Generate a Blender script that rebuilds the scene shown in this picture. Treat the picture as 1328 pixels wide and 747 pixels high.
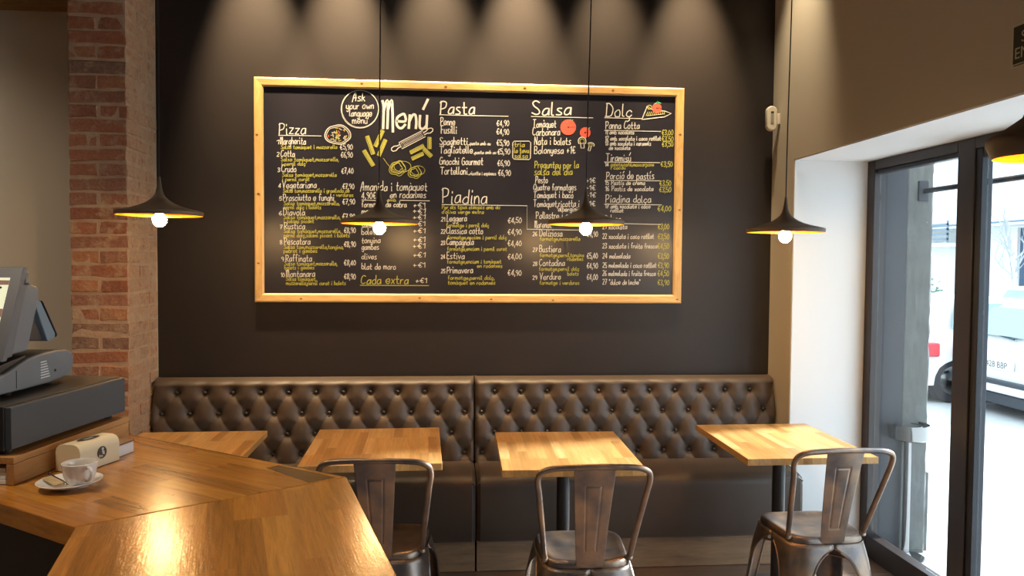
# cafe corner: black wall with a chalk menu, tufted banquette, oak tables, metal chairs
import bpy, bmesh, math, random
from mathutils import Vector, Matrix, noise
R=math.radians; PI=math.pi
random.seed(11)
WASH=14.0; BULB=290; WORLD=4.1; SUN=21; CORNER=150
ROOM=[(-1.6,1.2,190),(.2,-.6,70),(-3.2,3.2,200)]
for o in list(bpy.data.objects): bpy.data.objects.remove(o)
sc=bpy.context.scene; C=sc.collection
# ---------------------------------------------------------------- camera
cd=bpy.data.cameras.new('camera'); cam=bpy.data.objects.new('camera',cd); C.objects.link(cam)
cd.sensor_width=36; cd.lens=26.677; cd.clip_start=.05
F=Vector((0.08105407,0.99604212,-0.03647377)); RR=Vector((0.99669993,-0.08083691,0.00739208)); UU=Vector((-0.00441439,0.03695256,0.99930727))
cam.matrix_world=Matrix(((RR.x,UU.x,-F.x,0),(RR.y,UU.y,-F.y,0),(RR.z,UU.z,-F.z,1.6),(0,0,0,1)))
sc.camera=cam
# ---------------------------------------------------------------- world, sun, exposure
wd=bpy.data.worlds.new('world'); sc.world=wd; wd.use_nodes=True
bg=wd.node_tree.nodes['Background']; bg.inputs[0].default_value=(.72,.87,1,1); bg.inputs[1].default_value=WORLD
sd=bpy.data.lights.new('sun','SUN'); sd.energy=SUN; sd.angle=R(5); sd.color=(.97,.98,1)
so=bpy.data.objects.new('sun',sd); C.objects.link(so)
d=Vector((-1,-.25,-.50)); so.rotation_euler=d.to_track_quat('-Z','Y').to_euler()
sc.view_settings.view_transform='Standard'; sc.view_settings.look='None'; sc.view_settings.exposure=0; sc.view_settings.gamma=1; sc.view_settings.use_curve_mapping=False
def area_portal(y0,y1):
    l=bpy.data.lights.new('portal','AREA'); l.shape='RECTANGLE'; l.size=y1-y0; l.size_y=2.0; l.cycles.is_portal=True
    o=bpy.data.objects.new('portal',l); C.objects.link(o); o.location=(2.42,(y0+y1)/2,1.1); o.rotation_euler=(R(90),0,R(90))
area_portal(.2,4.0)
SPOTS=[(-1.065,52,1),(-.593,60,1),(-.087,42,1),(.385,58,1),(.888,30,1),(1.356,42,1)]
for x,e,k in SPOTS:   # wall washers in the ceiling, out of frame
    l=bpy.data.lights.new('spot','SPOT'); l.energy=e*WASH; l.spot_size=R(36); l.spot_blend=1; l.color=(1,.73,.41); l.shadow_soft_size=.03
    o=bpy.data.objects.new('spot',l); C.objects.link(o); o.location=(x,3.93,3.74); o.rotation_euler=Vector((0,.30,-1)).to_track_quat('-Z','Y').to_euler()
l=bpy.data.lights.new('spot','SPOT'); l.energy=CORNER; l.spot_size=R(44); l.spot_blend=1; l.color=(1,.80,.52); l.shadow_soft_size=.03
o=bpy.data.objects.new('spot',l); C.objects.link(o); o.location=(1.62,3.82,3.74); o.rotation_euler=Vector((.16,.12,-1)).to_track_quat('-Z','Y').to_euler()
def fill_spot(x,y,e,ang=110,col=(1,.80,.56)):  # unseen overhead fill, added to lift the ambient light on counter and room
    l=bpy.data.lights.new('room_fill','SPOT'); l.energy=e; l.spot_size=R(ang); l.spot_blend=1; l.color=(1,.83,.62); l.shadow_soft_size=.08
    o=bpy.data.objects.new('room_fill',l); C.objects.link(o); o.location=(x,y,3.7)
for x,y,e in ROOM: fill_spot(x,y,e)
# ---------------------------------------------------------------- materials
def newmat(n):
    m=bpy.data.materials.new(n); m.use_nodes=True; nt=m.node_tree; return m,nt,nt.nodes['Principled BSDF']
def pbr(n,col,rough=.5,metal=0,spec=.5,bump=0,bscale=60,var=0,vscale=8,coat=0,emit=None,es=0):
    m,nt,b=newmat(n); b.inputs['Base Color'].default_value=(*col,1); b.inputs['Roughness'].default_value=rough; b.inputs['Metallic'].default_value=metal
    b.inputs['Specular IOR Level'].default_value=spec; b.inputs['Coat Weight'].default_value=coat
    if emit: b.inputs['Emission Color'].default_value=(*emit,1); b.inputs['Emission Strength'].default_value=es
    if bump or var:
        tc=nt.nodes.new('ShaderNodeTexCoord')
    if bump:
        nz=nt.nodes.new('ShaderNodeTexNoise'); nz.inputs['Scale'].default_value=bscale; nz.inputs['Detail'].default_value=5
        nt.links.new(tc.outputs['Object'],nz.inputs['Vector'])
        bp=nt.nodes.new('ShaderNodeBump'); bp.inputs['Strength'].default_value=bump; bp.inputs['Distance'].default_value=.003
        nt.links.new(nz.outputs['Fac'],bp.inputs['Height']); nt.links.new(bp.outputs[0],b.inputs['Normal'])
    if var:
        nz=nt.nodes.new('ShaderNodeTexNoise'); nz.inputs['Scale'].default_value=vscale; nz.inputs['Detail'].default_value=4
        nt.links.new(tc.outputs['Object'],nz.inputs['Vector'])
        mx=nt.nodes.new('ShaderNodeMix'); mx.data_type='RGBA'; mx.inputs[6].default_value=(*[c*(1-var) for c in col],1); mx.inputs[7].default_value=(*[min(1,c*(1+var)) for c in col],1)
        nt.links.new(nz.outputs['Fac'],mx.inputs[0]); nt.links.new(mx.outputs[2],b.inputs['Base Color'])
    return m
def stave(n,ramp,bw=.34,rh=.043,rough=.3,along='X',dark=.35,bump=.12,coat=.0,spec=.5):
    m,nt,b=newmat(n); N=nt.nodes; L=nt.links
    tc=N.new('ShaderNodeTexCoord'); mp=N.new('ShaderNodeMapping'); L.new(tc.outputs['Object'],mp.inputs[0])
    if along=='Y': mp.inputs['Rotation'].default_value=(0,0,R(90))
    mp.inputs['Location'].default_value=(.137,.211,0)
    br=N.new('ShaderNodeTexBrick'); br.offset=.41; br.offset_frequency=3; br.squash=1
    br.inputs['Color1'].default_value=(0,0,0,1); br.inputs['Color2'].default_value=(1,1,1,1); br.inputs['Scale'].default_value=1; br.inputs['Mortar Size'].default_value=0
    br.inputs['Brick Width'].default_value=bw; br.inputs['Row Height'].default_value=rh; L.new(mp.outputs[0],br.inputs['Vector'])
    # grain, shifted per stave
    sc_=N.new('ShaderNodeVectorMath'); sc_.operation='SCALE'; L.new(br.outputs['Color'],sc_.inputs[0]); sc_.inputs['Scale'].default_value=7.3
    ad=N.new('ShaderNodeVectorMath'); L.new(mp.outputs[0],ad.inputs[0]); L.new(sc_.outputs[0],ad.inputs[1])
    m2=N.new('ShaderNodeMapping'); m2.inputs['Scale'].default_value=(3.2,46,20); L.new(ad.outputs[0],m2.inputs[0])
    nz=N.new('ShaderNodeTexNoise'); nz.inputs['Scale'].default_value=1; nz.inputs['Detail'].default_value=6; nz.inputs['Roughness'].default_value=.62; nz.inputs['Distortion'].default_value=1.1; L.new(m2.outputs[0],nz.inputs['Vector'])
    m3=N.new('ShaderNodeMapping'); m3.inputs['Scale'].default_value=(14,330,90); L.new(ad.outputs[0],m3.inputs[0])
    n3=N.new('ShaderNodeTexNoise'); n3.inputs['Scale'].default_value=1; n3.inputs['Detail'].default_value=3; L.new(m3.outputs[0],n3.inputs['Vector'])
    cr=N.new('ShaderNodeValToRGB'); cr.color_ramp.elements[0].color=(*ramp[0],1); cr.color_ramp.elements[1].color=(*ramp[-1],1)
    for i,c in enumerate(ramp[1:-1]): e=cr.color_ramp.elements.new((i+1)/(len(ramp)-1)); e.color=(*c,1)
    L.new(br.outputs['Color'],cr.inputs[0])
    g=N.new('ShaderNodeMapRange'); g.inputs['From Min'].default_value=.3; g.inputs['From Max'].default_value=.68; g.inputs['To Min'].default_value=1-dark; g.inputs['To Max'].default_value=1.12; L.new(nz.outputs['Fac'],g.inputs[0])
    g2=N.new('ShaderNodeMapRange'); g2.inputs['From Min'].default_value=.28; g2.inputs['From Max'].default_value=.5; g2.inputs['To Min'].default_value=1-dark*.55; g2.inputs['To Max'].default_value=1; L.new(n3.outputs['Fac'],g2.inputs[0])
    mu=N.new('ShaderNodeMath'); mu.operation='MULTIPLY'; L.new(g.outputs[0],mu.inputs[0]); L.new(g2.outputs[0],mu.inputs[1])
    v=N.new('ShaderNodeVectorMath'); v.operation='SCALE'; L.new(cr.outputs[0],v.inputs[0]); L.new(mu.outputs[0],v.inputs['Scale']); L.new(v.outputs[0],b.inputs['Base Color'])
    bp=N.new('ShaderNodeBump'); bp.inputs['Strength'].default_value=bump; bp.inputs['Distance'].default_value=.002; L.new(n3.outputs['Fac'],bp.inputs['Height']); L.new(bp.outputs[0],b.inputs['Normal'])
    if coat:
        n4=N.new('ShaderNodeTexNoise'); n4.inputs['Scale'].default_value=75; n4.inputs['Detail'].default_value=3; n4.inputs['Distortion'].default_value=.8; L.new(tc.outputs['Object'],n4.inputs['Vector'])
        b4=N.new('ShaderNodeBump'); b4.inputs['Strength'].default_value=.16; b4.inputs['Distance'].default_value=.002; L.new(n4.outputs['Fac'],b4.inputs['Height']); L.new(bp.outputs[0],b4.inputs['Normal']); L.new(b4.outputs[0],b.inputs['Normal']); L.new(b4.outputs[0],b.inputs['Coat Normal'])
    b.inputs['Roughness'].default_value=rough; b.inputs['Coat Weight'].default_value=coat; b.inputs['Coat Roughness'].default_value=.15; b.inputs['Specular IOR Level'].default_value=spec
    return m
M={}
M['black_paint']=pbr('black_wall_paint',(.021,.0165,.0165),.45,bump=.12,bscale=240,var=.12,vscale=3,spec=.35)
M['beige_paint']=pbr('beige_wall_paint',(.54,.485,.40),.85,bump=.05,bscale=200,spec=.2)
M['white_paint']=pbr('white_wall_paint',(.78,.80,.82),.7,bump=.04,bscale=200,spec=.3)
M['ceiling']=pbr('ceiling_paint',(.42,.38,.33),.9)
M['grey_wall']=pbr('room_wall_paint',(.40,.35,.28),.9)
M['brown_metal']=pbr('brown_lacquered_metal',(.026,.018,.017),.38,spec=.5,var=.1,vscale=5)
M['slate_metal']=pbr('slate_metal',(.024,.027,.036),.45,spec=.3)
M['chalkboard']=pbr('chalkboard',(.017,.016,.0235),.30,bump=.03,bscale=300,var=.15,vscale=2.5,spec=.5)
M['chalk_w']=pbr('white_chalk',(.50,.49,.475),.9,var=.16,vscale=260,spec=.1)
M['chalk_y']=pbr('yellow_chalk',(.36,.345,.075),.9,var=.16,vscale=260,spec=.1)
M['chalk_r']=pbr('red_chalk',(.62,.10,.07),.9,var=.3,vscale=200,spec=.1)
M['chalk_g']=pbr('green_chalk',(.08,.42,.22),.9,spec=.1)
M['pine']=stave('pine_frame',[(.60,.36,.13),(.74,.47,.19)],bw=4,rh=.3,rough=.42,dark=.28)
M['oak_table']=stave('oak_table_top',[(.34,.165,.045),(.60,.35,.12),(.48,.25,.075),(.70,.44,.18)],bw=.30,rh=.041,rough=.34,along='Y',dark=.26)
M['oak_counter']=stave('oak_counter_top',[(.26,.095,.012),(.50,.20,.028),(.42,.155,.020),(.54,.23,.034),(.46,.175,.024)],bw=.42,rh=.052,rough=.22,along='X',dark=.34,bump=.10,coat=.25)
M['oak_ledge']=stave('oak_ledge',[(.40,.19,.06),(.46,.23,.08)],bw=.6,rh=.09,rough=.4,along='Y',dark=.3)
M['plinth_wood']=stave('plinth_wood',[(.36,.225,.13),(.42,.265,.155)],bw=2.4,rh=.3,rough=.45,along='X',dark=.25)
M['floor_wood']=stave('floor_wood',[(.16,.10,.07),(.21,.135,.095)],bw=3,rh=.4,rough=.3,along='X',dark=.3)
M['joist_wood']=stave('joist_wood',[(.26,.13,.035),(.3,.15,.04)],bw=3,rh=.4,rough=.6,dark=.4)
M['leather']=pbr('brown_leather',(.068,.047,.035),.48,bump=.12,bscale=420,var=.08,vscale=12,spec=.5)
M['leather_button']=pbr('leather_button',(.028,.02,.016),.4)
M['black_metal']=pbr('black_metal',(.014,.013,.014),.42,spec=.5)
M['shade_black']=pbr('shade_black',(.085,.058,.038),.55,spec=.4)
M['body_black']=pbr('counter_body_black',(.014,.013,.014),.5)
M['brass']=pbr('hammered_brass',(1.0,.42,.03),.34,metal=.85,bump=.25,bscale=90)
M['bulb']=pbr('glowing_bulb',(1,.9,.7),.4,emit=(1,.62,.25),es=BULB)
M['pos_grey']=pbr('pos_grey_plastic',(.115,.12,.14),.5,bump=.06,bscale=900)
M['pos_dark']=pbr('pos_dark_plastic',(.035,.03,.03),.45)
M['pos_side']=pbr('pos_side_grey',(.15,.165,.19),.45)
M['screen']=pbr('screen_cream',(.6,.62,.45),.4,emit=(.70,.74,.52),es=.75)
M['screen_bar']=pbr('screen_brown',(.2,.1,.08),.4,emit=(.20,.11,.09),es=.7)
M['drawer']=pbr('cash_drawer_black',(.045,.052,.062),.42,bump=.12,bscale=900)
M['drawer_dark']=pbr('cash_drawer_side',(.012,.012,.014),.5)
M['cream']=pbr('cream_card',(.74,.62,.42),.55,bump=.04,bscale=300)
M['dark_print']=pbr('dark_print',(.03,.022,.018),.5)
M['silver_print']=pbr('silver_print',(.55,.53,.48),.35,metal=.5)
M['paper']=pbr('white_paper',(.68,.68,.70),.8)
M['brown_lid']=pbr('brown_lid',(.18,.09,.05),.6)
M['porcelain']=pbr('white_porcelain',(.78,.76,.74),.18,spec=.6,coat=.3)
M['coffee']=pbr('coffee_film',(.33,.2,.1),.4)
M['steel']=pbr('brushed_steel',(.26,.27,.28),.16,metal=1)
M['spoon']=pbr('spoon_steel',(.25,.22,.2),.25,metal=1)
M['sugar']=pbr('sugar_sachet',(.48,.36,.20),.6,var=.4,vscale=90)
M['plastic_white']=pbr('white_plastic',(.74,.70,.60),.4)
M['grey_slot']=pbr('grey_slot',(.35,.33,.29),.3)
M['black_slot']=pbr('black_slot',(.02,.02,.02),.4)
M['sign_black']=pbr('sign_black',(.012,.02,.012),.4)
M['sign_cream']=pbr('sign_cream',(.55,.52,.40),.5)
M['concrete']=pbr('concrete',(.095,.10,.098),.9,bump=1,bscale=28,var=.5,vscale=9)
M['pavement']=pbr('pavement',(.50,.50,.49),.9,bump=.2,bscale=30,var=.05)
M['asphalt']=pbr('asphalt',(.50,.50,.50),.9,bump=.2,bscale=30,var=.08)
M['car_white']=pbr('white_car_paint',(.75,.77,.78),.25,coat=.4)
M['car_black']=pbr('black_car_trim',(.03,.035,.045),.5)
M['car_glass']=pbr('car_glass',(.25,.36,.38),.12,spec=.8)
M['tyre']=pbr('tyre_rubber',(.02,.022,.028),.8)
M['tail_red']=pbr('tail_lamp_red',(.65,.04,.06),.3)
M['plate_white']=pbr('number_plate',(.72,.72,.70),.5)
M['render']=pbr('facade_render',(.78,.78,.76),.9,var=.04)
M['roof_blue']=pbr('awning_cloth',(.06,.11,.2),.8)
M['slat_blue']=pbr('slat_blue',(.06,.10,.16),.7)
M['bark']=pbr('pale_bark',(.62,.60,.56),.9,bump=.5,bscale=40)
M['twig']=pbr('pale_twig',(.42,.44,.46),.9)
M['leaf']=pbr('leaf_green',(.10,.22,.14),.8)
M['rail_grey']=pbr('rail_grey',(.14,.2,.26),.6)
m,nt,b=newmat('gunmetal'); N=nt.nodes; L=nt.links   # brushed gunmetal with a copper burnish
tc=N.new('ShaderNodeTexCoord'); nz=N.new('ShaderNodeTexNoise'); nz.inputs['Scale'].default_value=9; nz.inputs['Detail'].default_value=6; L.new(tc.outputs['Object'],nz.inputs['Vector'])
cr=N.new('ShaderNodeValToRGB'); cr.color_ramp.elements[0].position=.35; cr.color_ramp.elements[0].color=(.14,.125,.125,1); cr.color_ramp.elements[1].position=.68; cr.color_ramp.elements[1].color=(.36,.25,.17,1)
L.new(nz.outputs['Fac'],cr.inputs[0]); L.new(cr.outputs[0],b.inputs['Base Color']); b.inputs['Metallic'].default_value=.9
mr=N.new('ShaderNodeMapRange'); mr.inputs['To Min'].default_value=.28; mr.inputs['To Max'].default_value=.46; L.new(nz.outputs['Fac'],mr.inputs[0]); L.new(mr.outputs[0],b.inputs['Roughness']); M['gunmetal']=m
m,nt,b=newmat('clear_glass'); N=nt.nodes; L=nt.links
N.remove(b); tr=N.new('ShaderNodeBsdfTransparent'); tr.inputs[0].default_value=(.94,.97,.97,1); gl=N.new('ShaderNodeBsdfGlossy'); gl.inputs['Roughness'].default_value=.02
lw=N.new('ShaderNodeLayerWeight'); lw.inputs['Blend'].default_value=.5
pw=N.new('ShaderNodeMath'); pw.operation='POWER'; pw.inputs[1].default_value=4; L.new(lw.outputs['Facing'],pw.inputs[0])
ma=N.new('ShaderNodeMath'); ma.operation='MULTIPLY_ADD'; ma.inputs[1].default_value=.6; ma.inputs[2].default_value=.025; L.new(pw.outputs[0],ma.inputs[0])
mx=N.new('ShaderNodeMixShader'); L.new(ma.outputs[0],mx.inputs[0]); L.new(tr.outputs[0],mx.inputs[1]); L.new(gl.outputs[0],mx.inputs[2]); L.new(mx.outputs[0],N['Material Output'].inputs[0]); M['glass']=m
def brickmat():   # fired clay with lime smears; the returned side was left with more lime on it
    m,nt,b=newmat('old_brick'); N=nt.nodes; L=nt.links
    oi=N.new('ShaderNodeObjectInfo'); cr=N.new('ShaderNodeValToRGB'); els=[(0,(.27,.11,.065)),(.2,(.34,.14,.08)),(.42,(.30,.14,.09)),(.6,(.38,.17,.09)),(.78,(.31,.15,.10)),(.91,(.24,.14,.10)),(.975,(.09,.07,.055))]
    cr.color_ramp.interpolation='CONSTANT'; cr.color_ramp.elements[0].color=(*els[0][1],1); cr.color_ramp.elements[1].position=els[-1][0]; cr.color_ramp.elements[1].color=(*els[-1][1],1)
    for p_,c in els[1:-1]: e=cr.color_ramp.elements.new(p_); e.color=(*c,1)
    L.new(oi.outputs['Random'],cr.inputs[0])
    gm=N.new('ShaderNodeNewGeometry'); sx=N.new('ShaderNodeSeparateXYZ'); L.new(gm.outputs['Normal'],sx.inputs[0])
    nz=N.new('ShaderNodeTexNoise'); nz.inputs['Scale'].default_value=17; nz.inputs['Detail'].default_value=7; nz.inputs['Roughness'].default_value=.65; L.new(gm.outputs['Position'],nz.inputs['Vector'])
    th=N.new('ShaderNodeMapRange'); L.new(sx.outputs[0],th.inputs[0]); th.inputs['From Min'].default_value=.2; th.inputs['From Max'].default_value=.8; th.inputs['To Min'].default_value=-.08; th.inputs['To Max'].default_value=.15
    ad=N.new('ShaderNodeMath'); L.new(nz.outputs['Fac'],ad.inputs[0]); L.new(th.outputs[0],ad.inputs[1])
    mr=N.new('ShaderNodeMapRange'); mr.inputs['From Min'].default_value=.42; mr.inputs['From Max'].default_value=.62; mr.inputs['To Max'].default_value=.85; L.new(ad.outputs[0],mr.inputs[0])
    mx=N.new('ShaderNodeMix'); mx.data_type='RGBA'; L.new(mr.outputs[0],mx.inputs[0]); L.new(cr.outputs[0],mx.inputs[6]); mx.inputs[7].default_value=(.46,.31,.20,1)
    n2=N.new('ShaderNodeTexNoise'); n2.inputs['Scale'].default_value=70; n2.inputs['Detail'].default_value=5; L.new(gm.outputs['Position'],n2.inputs['Vector'])
    m2=N.new('ShaderNodeMapRange'); m2.inputs['To Min'].default_value=.6; m2.inputs['To Max'].default_value=1.35; L.new(n2.outputs['Fac'],m2.inputs[0])
    v=N.new('ShaderNodeVectorMath'); v.operation='SCALE'; L.new(mx.outputs[2],v.inputs[0]); L.new(m2.outputs[0],v.inputs['Scale']); L.new(v.outputs[0],b.inputs['Base Color'])
    bp=N.new('ShaderNodeBump'); bp.inputs['Strength'].default_value=.7; bp.inputs['Distance'].default_value=.008; a2=N.new('ShaderNodeMath'); L.new(nz.outputs['Fac'],a2.inputs[0]); L.new(n2.outputs['Fac'],a2.inputs[1]); L.new(a2.outputs[0],bp.inputs['Height']); L.new(bp.outputs[0],b.inputs['Normal'])
    b.inputs['Roughness'].default_value=.9; b.inputs['Specular IOR Level'].default_value=.2
    return m
M['brick']=brickmat()
M['mortar']=pbr('lime_mortar',(.44,.31,.21),.95,bump=1,bscale=60,var=.3,vscale=25,spec=.1)
# ---------------------------------------------------------------- mesh helpers
class MB:
    def __init__(s): s.v=[]; s.f=[]
    def add(s,v,f):
        n=len(s.v); s.v+= [tuple(p) for p in v]; s.f+=[tuple(i+n for i in q) for q in f]; return s
    def box(s,x0,x1,y0,y1,z0,z1):
        return s.add([(x0,y0,z0),(x1,y0,z0),(x1,y1,z0),(x0,y1,z0),(x0,y0,z1),(x1,y0,z1),(x1,y1,z1),(x0,y1,z1)],[(0,3,2,1),(4,5,6,7),(0,1,5,4),(1,2,6,5),(2,3,7,6),(3,0,4,7)])
    def tube(s,path,r,n=8,closed=False,cap=True):
        P=[Vector(p) for p in path]; m=len(P); rs=r if isinstance(r,(list,tuple)) else [r]*m
        V=[]; up=None
        for i,p in enumerate(P):
            if closed: t=(P[(i+1)%m]-P[i-1])
            else: t=(P[min(i+1,m-1)]-P[max(i-1,0)])
            t.normalize()
            if up is None:
                a=Vector((0,0,1)) if abs(t.z)<.9 else Vector((1,0,0)); up=(a-t*a.dot(t)).normalized()
            else: up=(up-t*up.dot(t)).normalized()
            q=t.cross(up)
            for k in range(n):
                a=2*PI*k/n; V.append(p+(up*math.cos(a)+q*math.sin(a))*rs[i])
        fs=[]
        for i in range(m if closed else m-1):
            for k in range(n):
                a=i*n+k; b=i*n+(k+1)%n; c=((i+1)%m)*n+(k+1)%n; e=((i+1)%m)*n+k; fs.append((a,b,c,e))
        if cap and not closed: fs.append(tuple(range(n-1,-1,-1))); fs.append(tuple((m-1)*n+k for k in range(n)))
        return s.add(V,fs)
    def lathe(s,prof,n=32,c=(0,0,0),flute=0):
        V=[];fs=[];m=len(prof)
        for r,z in prof:
            for k in range(n):
                a=2*PI*k/n; V.append((c[0]+r*math.cos(a),c[1]+r*math.sin(a),c[2]+z))
        for i in range(m-1):
            for k in range(n): fs.append((i*n+k,i*n+(k+1)%n,(i+1)*n+(k+1)%n,(i+1)*n+k))
        return s.add(V,fs)
    def prism(s,poly,h0,h1,axis='z'):
        n=len(poly)
        def P(a,b,h): return {'z':(a,b,h),'y':(a,h,b),'x':(h,a,b)}[axis]
        return s.add([P(a,b,h0) for a,b in poly]+[P(a,b,h1) for a,b in poly],[tuple(range(n-1,-1,-1)),tuple(range(n,2*n))]+[(i,(i+1)%n,n+(i+1)%n,n+i) for i in range(n)])
    def disc(s,c,r,n,axis='z',sgn=1,ry=None):
        ry=ry or r; V=[]
        for k in range(n):
            a=2*PI*k/n; u,w=r*math.cos(a),ry*math.sin(a)
            V.append({'z':(c[0]+u,c[1]+w,c[2]),'y':(c[0]+u,c[1],c[2]+w),'x':(c[0],c[1]+u,c[2]+w)}[axis])
        return s.add(V,[tuple(range(n))])
    def grid(s,nx,ny,fn,wrapx=False):
        V=[fn(i,j) for j in range(ny) for i in range(nx)]; fs=[]
        for j in range(ny-1):
            for i in range(nx if wrapx else nx-1):
                a=j*nx+i; b=j*nx+(i+1)%nx; fs.append((a,b,b+nx,a+nx))
        return s.add(V,fs)
    def mesh(s,name,mat,smooth=False,fix=True):
        me=bpy.data.meshes.new(name); me.from_pydata(s.v,[],s.f); me.update()
        if fix:
            bm=bmesh.new(); bm.from_mesh(me); bmesh.ops.recalc_face_normals(bm,faces=bm.faces); bm.to_mesh(me); bm.free()
        me.materials.append(M[mat]); 
        if smooth: me.polygons.foreach_set('use_smooth',[True]*len(me.polygons))
        return me
    def obj(s,name,mat,parent=None,smooth=False,bevel=0,seg=2,solid=0,loc=None,rot=None,fix=True,kind=None):
        o=bpy.data.objects.new(name,s.mesh(name,mat,smooth or bevel>0,fix)); C.objects.link(o)
        if solid: md=o.modifiers.new('thickness','SOLIDIFY'); md.thickness=solid; md.offset=-1
        if bevel:
            md=o.modifiers.new('bevel','BEVEL'); md.width=bevel; md.segments=seg; md.limit_method='ANGLE'; md.angle_limit=R(40); md.harden_normals=True
        if smooth and not bevel:
            autosm(o)
        if parent: o.parent=parent
        if loc: o.location=loc
        if rot: o.rotation_euler=rot
        if kind: o['kind']=kind
        return o
def autosm(o,ang=40):
    me=o.data; bm=bmesh.new(); bm.from_mesh(me)
    for e in bm.edges:
        if len(e.link_faces)==2 and e.calc_face_angle(0)>R(ang): e.smooth=False
    bm.to_mesh(me); bm.free()
def tag(o,label,cat,group=None,kind=None):
    if label: o['label']=label
    if cat: o['category']=cat
    if group: o['group']=group
    if kind: o['kind']=kind
    return o
def thing(name,label,cat,loc=(0,0,0),rz=0,group=None):
    o=bpy.data.objects.new(name,None); C.objects.link(o); o.location=loc; o.rotation_euler=(0,0,rz); o.empty_display_size=.1
    return tag(o,label,cat,group)
def struct(name,label=None,cat=None):
    o=bpy.data.objects.new(name,None); C.objects.link(o); o['kind']='structure'; return tag(o,label,cat)
def sbox(name,mat,b,parent=None,bevel=0):
    o=MB().box(*b).obj(name,mat,parent,bevel=bevel)
    if not parent: o['kind']='structure'
    return o
def dup(root,loc,rz,label,group=None,cat=None):
    r=root.copy(); C.objects.link(r); r.location=loc; r.rotation_euler=(0,0,rz); r['label']=label
    if group: r['group']=group
    for ch in list(root.children):
        c=ch.copy(); C.objects.link(c); c.parent=r
        for g in ch.children:
            e=g.copy(); C.objects.link(e); e.parent=c
    return r
def smoothpath(pts,n=6):
    P=[Vector(p) for p in pts]; out=[]
    for i in range(len(P)-1):
        p0=P[max(i-1,0)];p1=P[i];p2=P[i+1];p3=P[min(i+2,len(P)-1)]
        for k in range(n):
            t=k/n; out.append(.5*((2*p1)+(p2-p0)*t+(2*p0-5*p1+4*p2-p3)*t*t+(3*p1-p0-3*p2+p3)*t**3))
    out.append(P[-1]); return out
# ================================================================ the room shell
H=3.80; XW=1.855; YB=4.282; ZH=2.158; XF=2.27; YJ=4.001
sbox('wall_back','black_paint',(-1.592,XW,YB,YB+.2,-.12,H))
sbox('wall_back_left','beige_paint',(-4.6,-1.592,YB,YB+.2,-.12,H))
w=struct('wall_right')
MB().box(XW,XF+.37,YJ,YB+.2,-.12,H).obj('corner_pier','beige_paint',w)
MB().box(XW,XF+.2,-3.0,YJ,ZH,H).obj('upper_wall','beige_paint',w)
MB().box(XW,XF+.2,-3.0,.2,0,ZH).obj('front_pier','beige_paint',w)
MB().box(XW+.004,XF,YJ-.006,YJ,0,ZH).obj('white_reveal','white_paint',w)
MB().box(XW+.004,XF,.2,YJ-.006,ZH-.006,ZH).obj('white_soffit','white_paint',w)
sbox('wall_front','grey_wall',(-4.6,XF+.2,-3.2,-3.0,-.12,H)); sbox('wall_left','grey_wall',(-4.8,-4.6,-3.2,YB+.2,-.12,H))
sbox('ceiling','ceiling',(-4.8,XF+.2,-3.2,YB+.2,H,H+.15))
fl=struct('floor'); MB().box(-4.6,XF+.06,-3.0,YB,-.12,-.012).obj('subfloor','floor_wood',fl)
PW=.145; k=0; pm=[]
for v_ in range(4):
    pm.append(MB().box(0,1.18,0,PW-.003,-.012,0).mesh('floorboard','floor_wood'))
yy=YB-PW
while yy>2.3:
    x=-1.9-(k%4)*.3
    while x<XF-.02:
        x1=min(x+1.183,XF-.005)
        if x1-x>1.17: me=pm[k%4]
        else: me=MB().box(0,x1-x-.003,0,PW-.003,-.012,0).mesh('floorboard','floor_wood')
        o=bpy.data.objects.new('floorboard',me); C.objects.link(o); o.parent=fl; o.location=(x,yy,0); x+=1.183
    yy-=PW; k+=1
sbox('trim_1','joist_wood',(-4.6,-1.90,YB-.10,YB-.002,2.905,3.12),bevel=.004)
# window and door in the right wall
def frame(name,pieces,panes):
    e=struct(name)
    for n,m_,b in pieces: MB().box(*b).obj(n,m_,e,bevel=.003)
    for b in panes: MB().box(*b).obj('glass_pane','glass',e)
    return e
X0=XF; X1=XF+.062
frame('window_1',[('jamb','brown_metal',(X0,X1,3.925,YJ-.008,0,ZH-.008)),('mullion','brown_metal',(X0,X1+.01,3.145,3.255,0,ZH-.008)),
  ('head_rail','brown_metal',(X0,X1,3.257,3.923,ZH-.058,ZH-.008)),('glazing_bead','slate_metal',(X0+.012,X1,3.257,3.923,ZH-.078,ZH-.060)),
  ('sill_rail','brown_metal',(X0,X1,3.257,3.923,0,.118))],[(X0+.03,X0+.038,3.257,3.923,.12,ZH-.08)])
frame('door_1',[('head_rail','brown_metal',(X0,X1,2.132,3.143,ZH-.058,ZH-.008)),('lintel_rail','brown_metal',(X0+.008,X1-.006,2.205,3.10,ZH-.10,ZH-.060)),
  ('hinge_stile','slate_metal',(X0+.008,X1-.004,3.106,3.143,.02,ZH-.060)),('lock_stile','brown_metal',(X0+.008,X1-.006,2.132,2.203,.02,ZH-.060)),('kick_rail','brown_metal',(X0+.008,X1-.006,2.205,3.104,.02,.11))],
  [(X0+.03,X0+.038,2.205,3.104,.112,ZH-.102)])
frame('window_2',[('mullion','brown_metal',(X0,X1,2.03,2.13,0,ZH-.008)),('head_rail','brown_metal',(X0,X1,.202,2.028,ZH-.058,ZH-.008)),('sill_rail','brown_metal',(X0,X1,.202,2.028,0,.118))],[(X0+.03,X0+.038,.202,2.028,.12,ZH-.06)])
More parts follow.
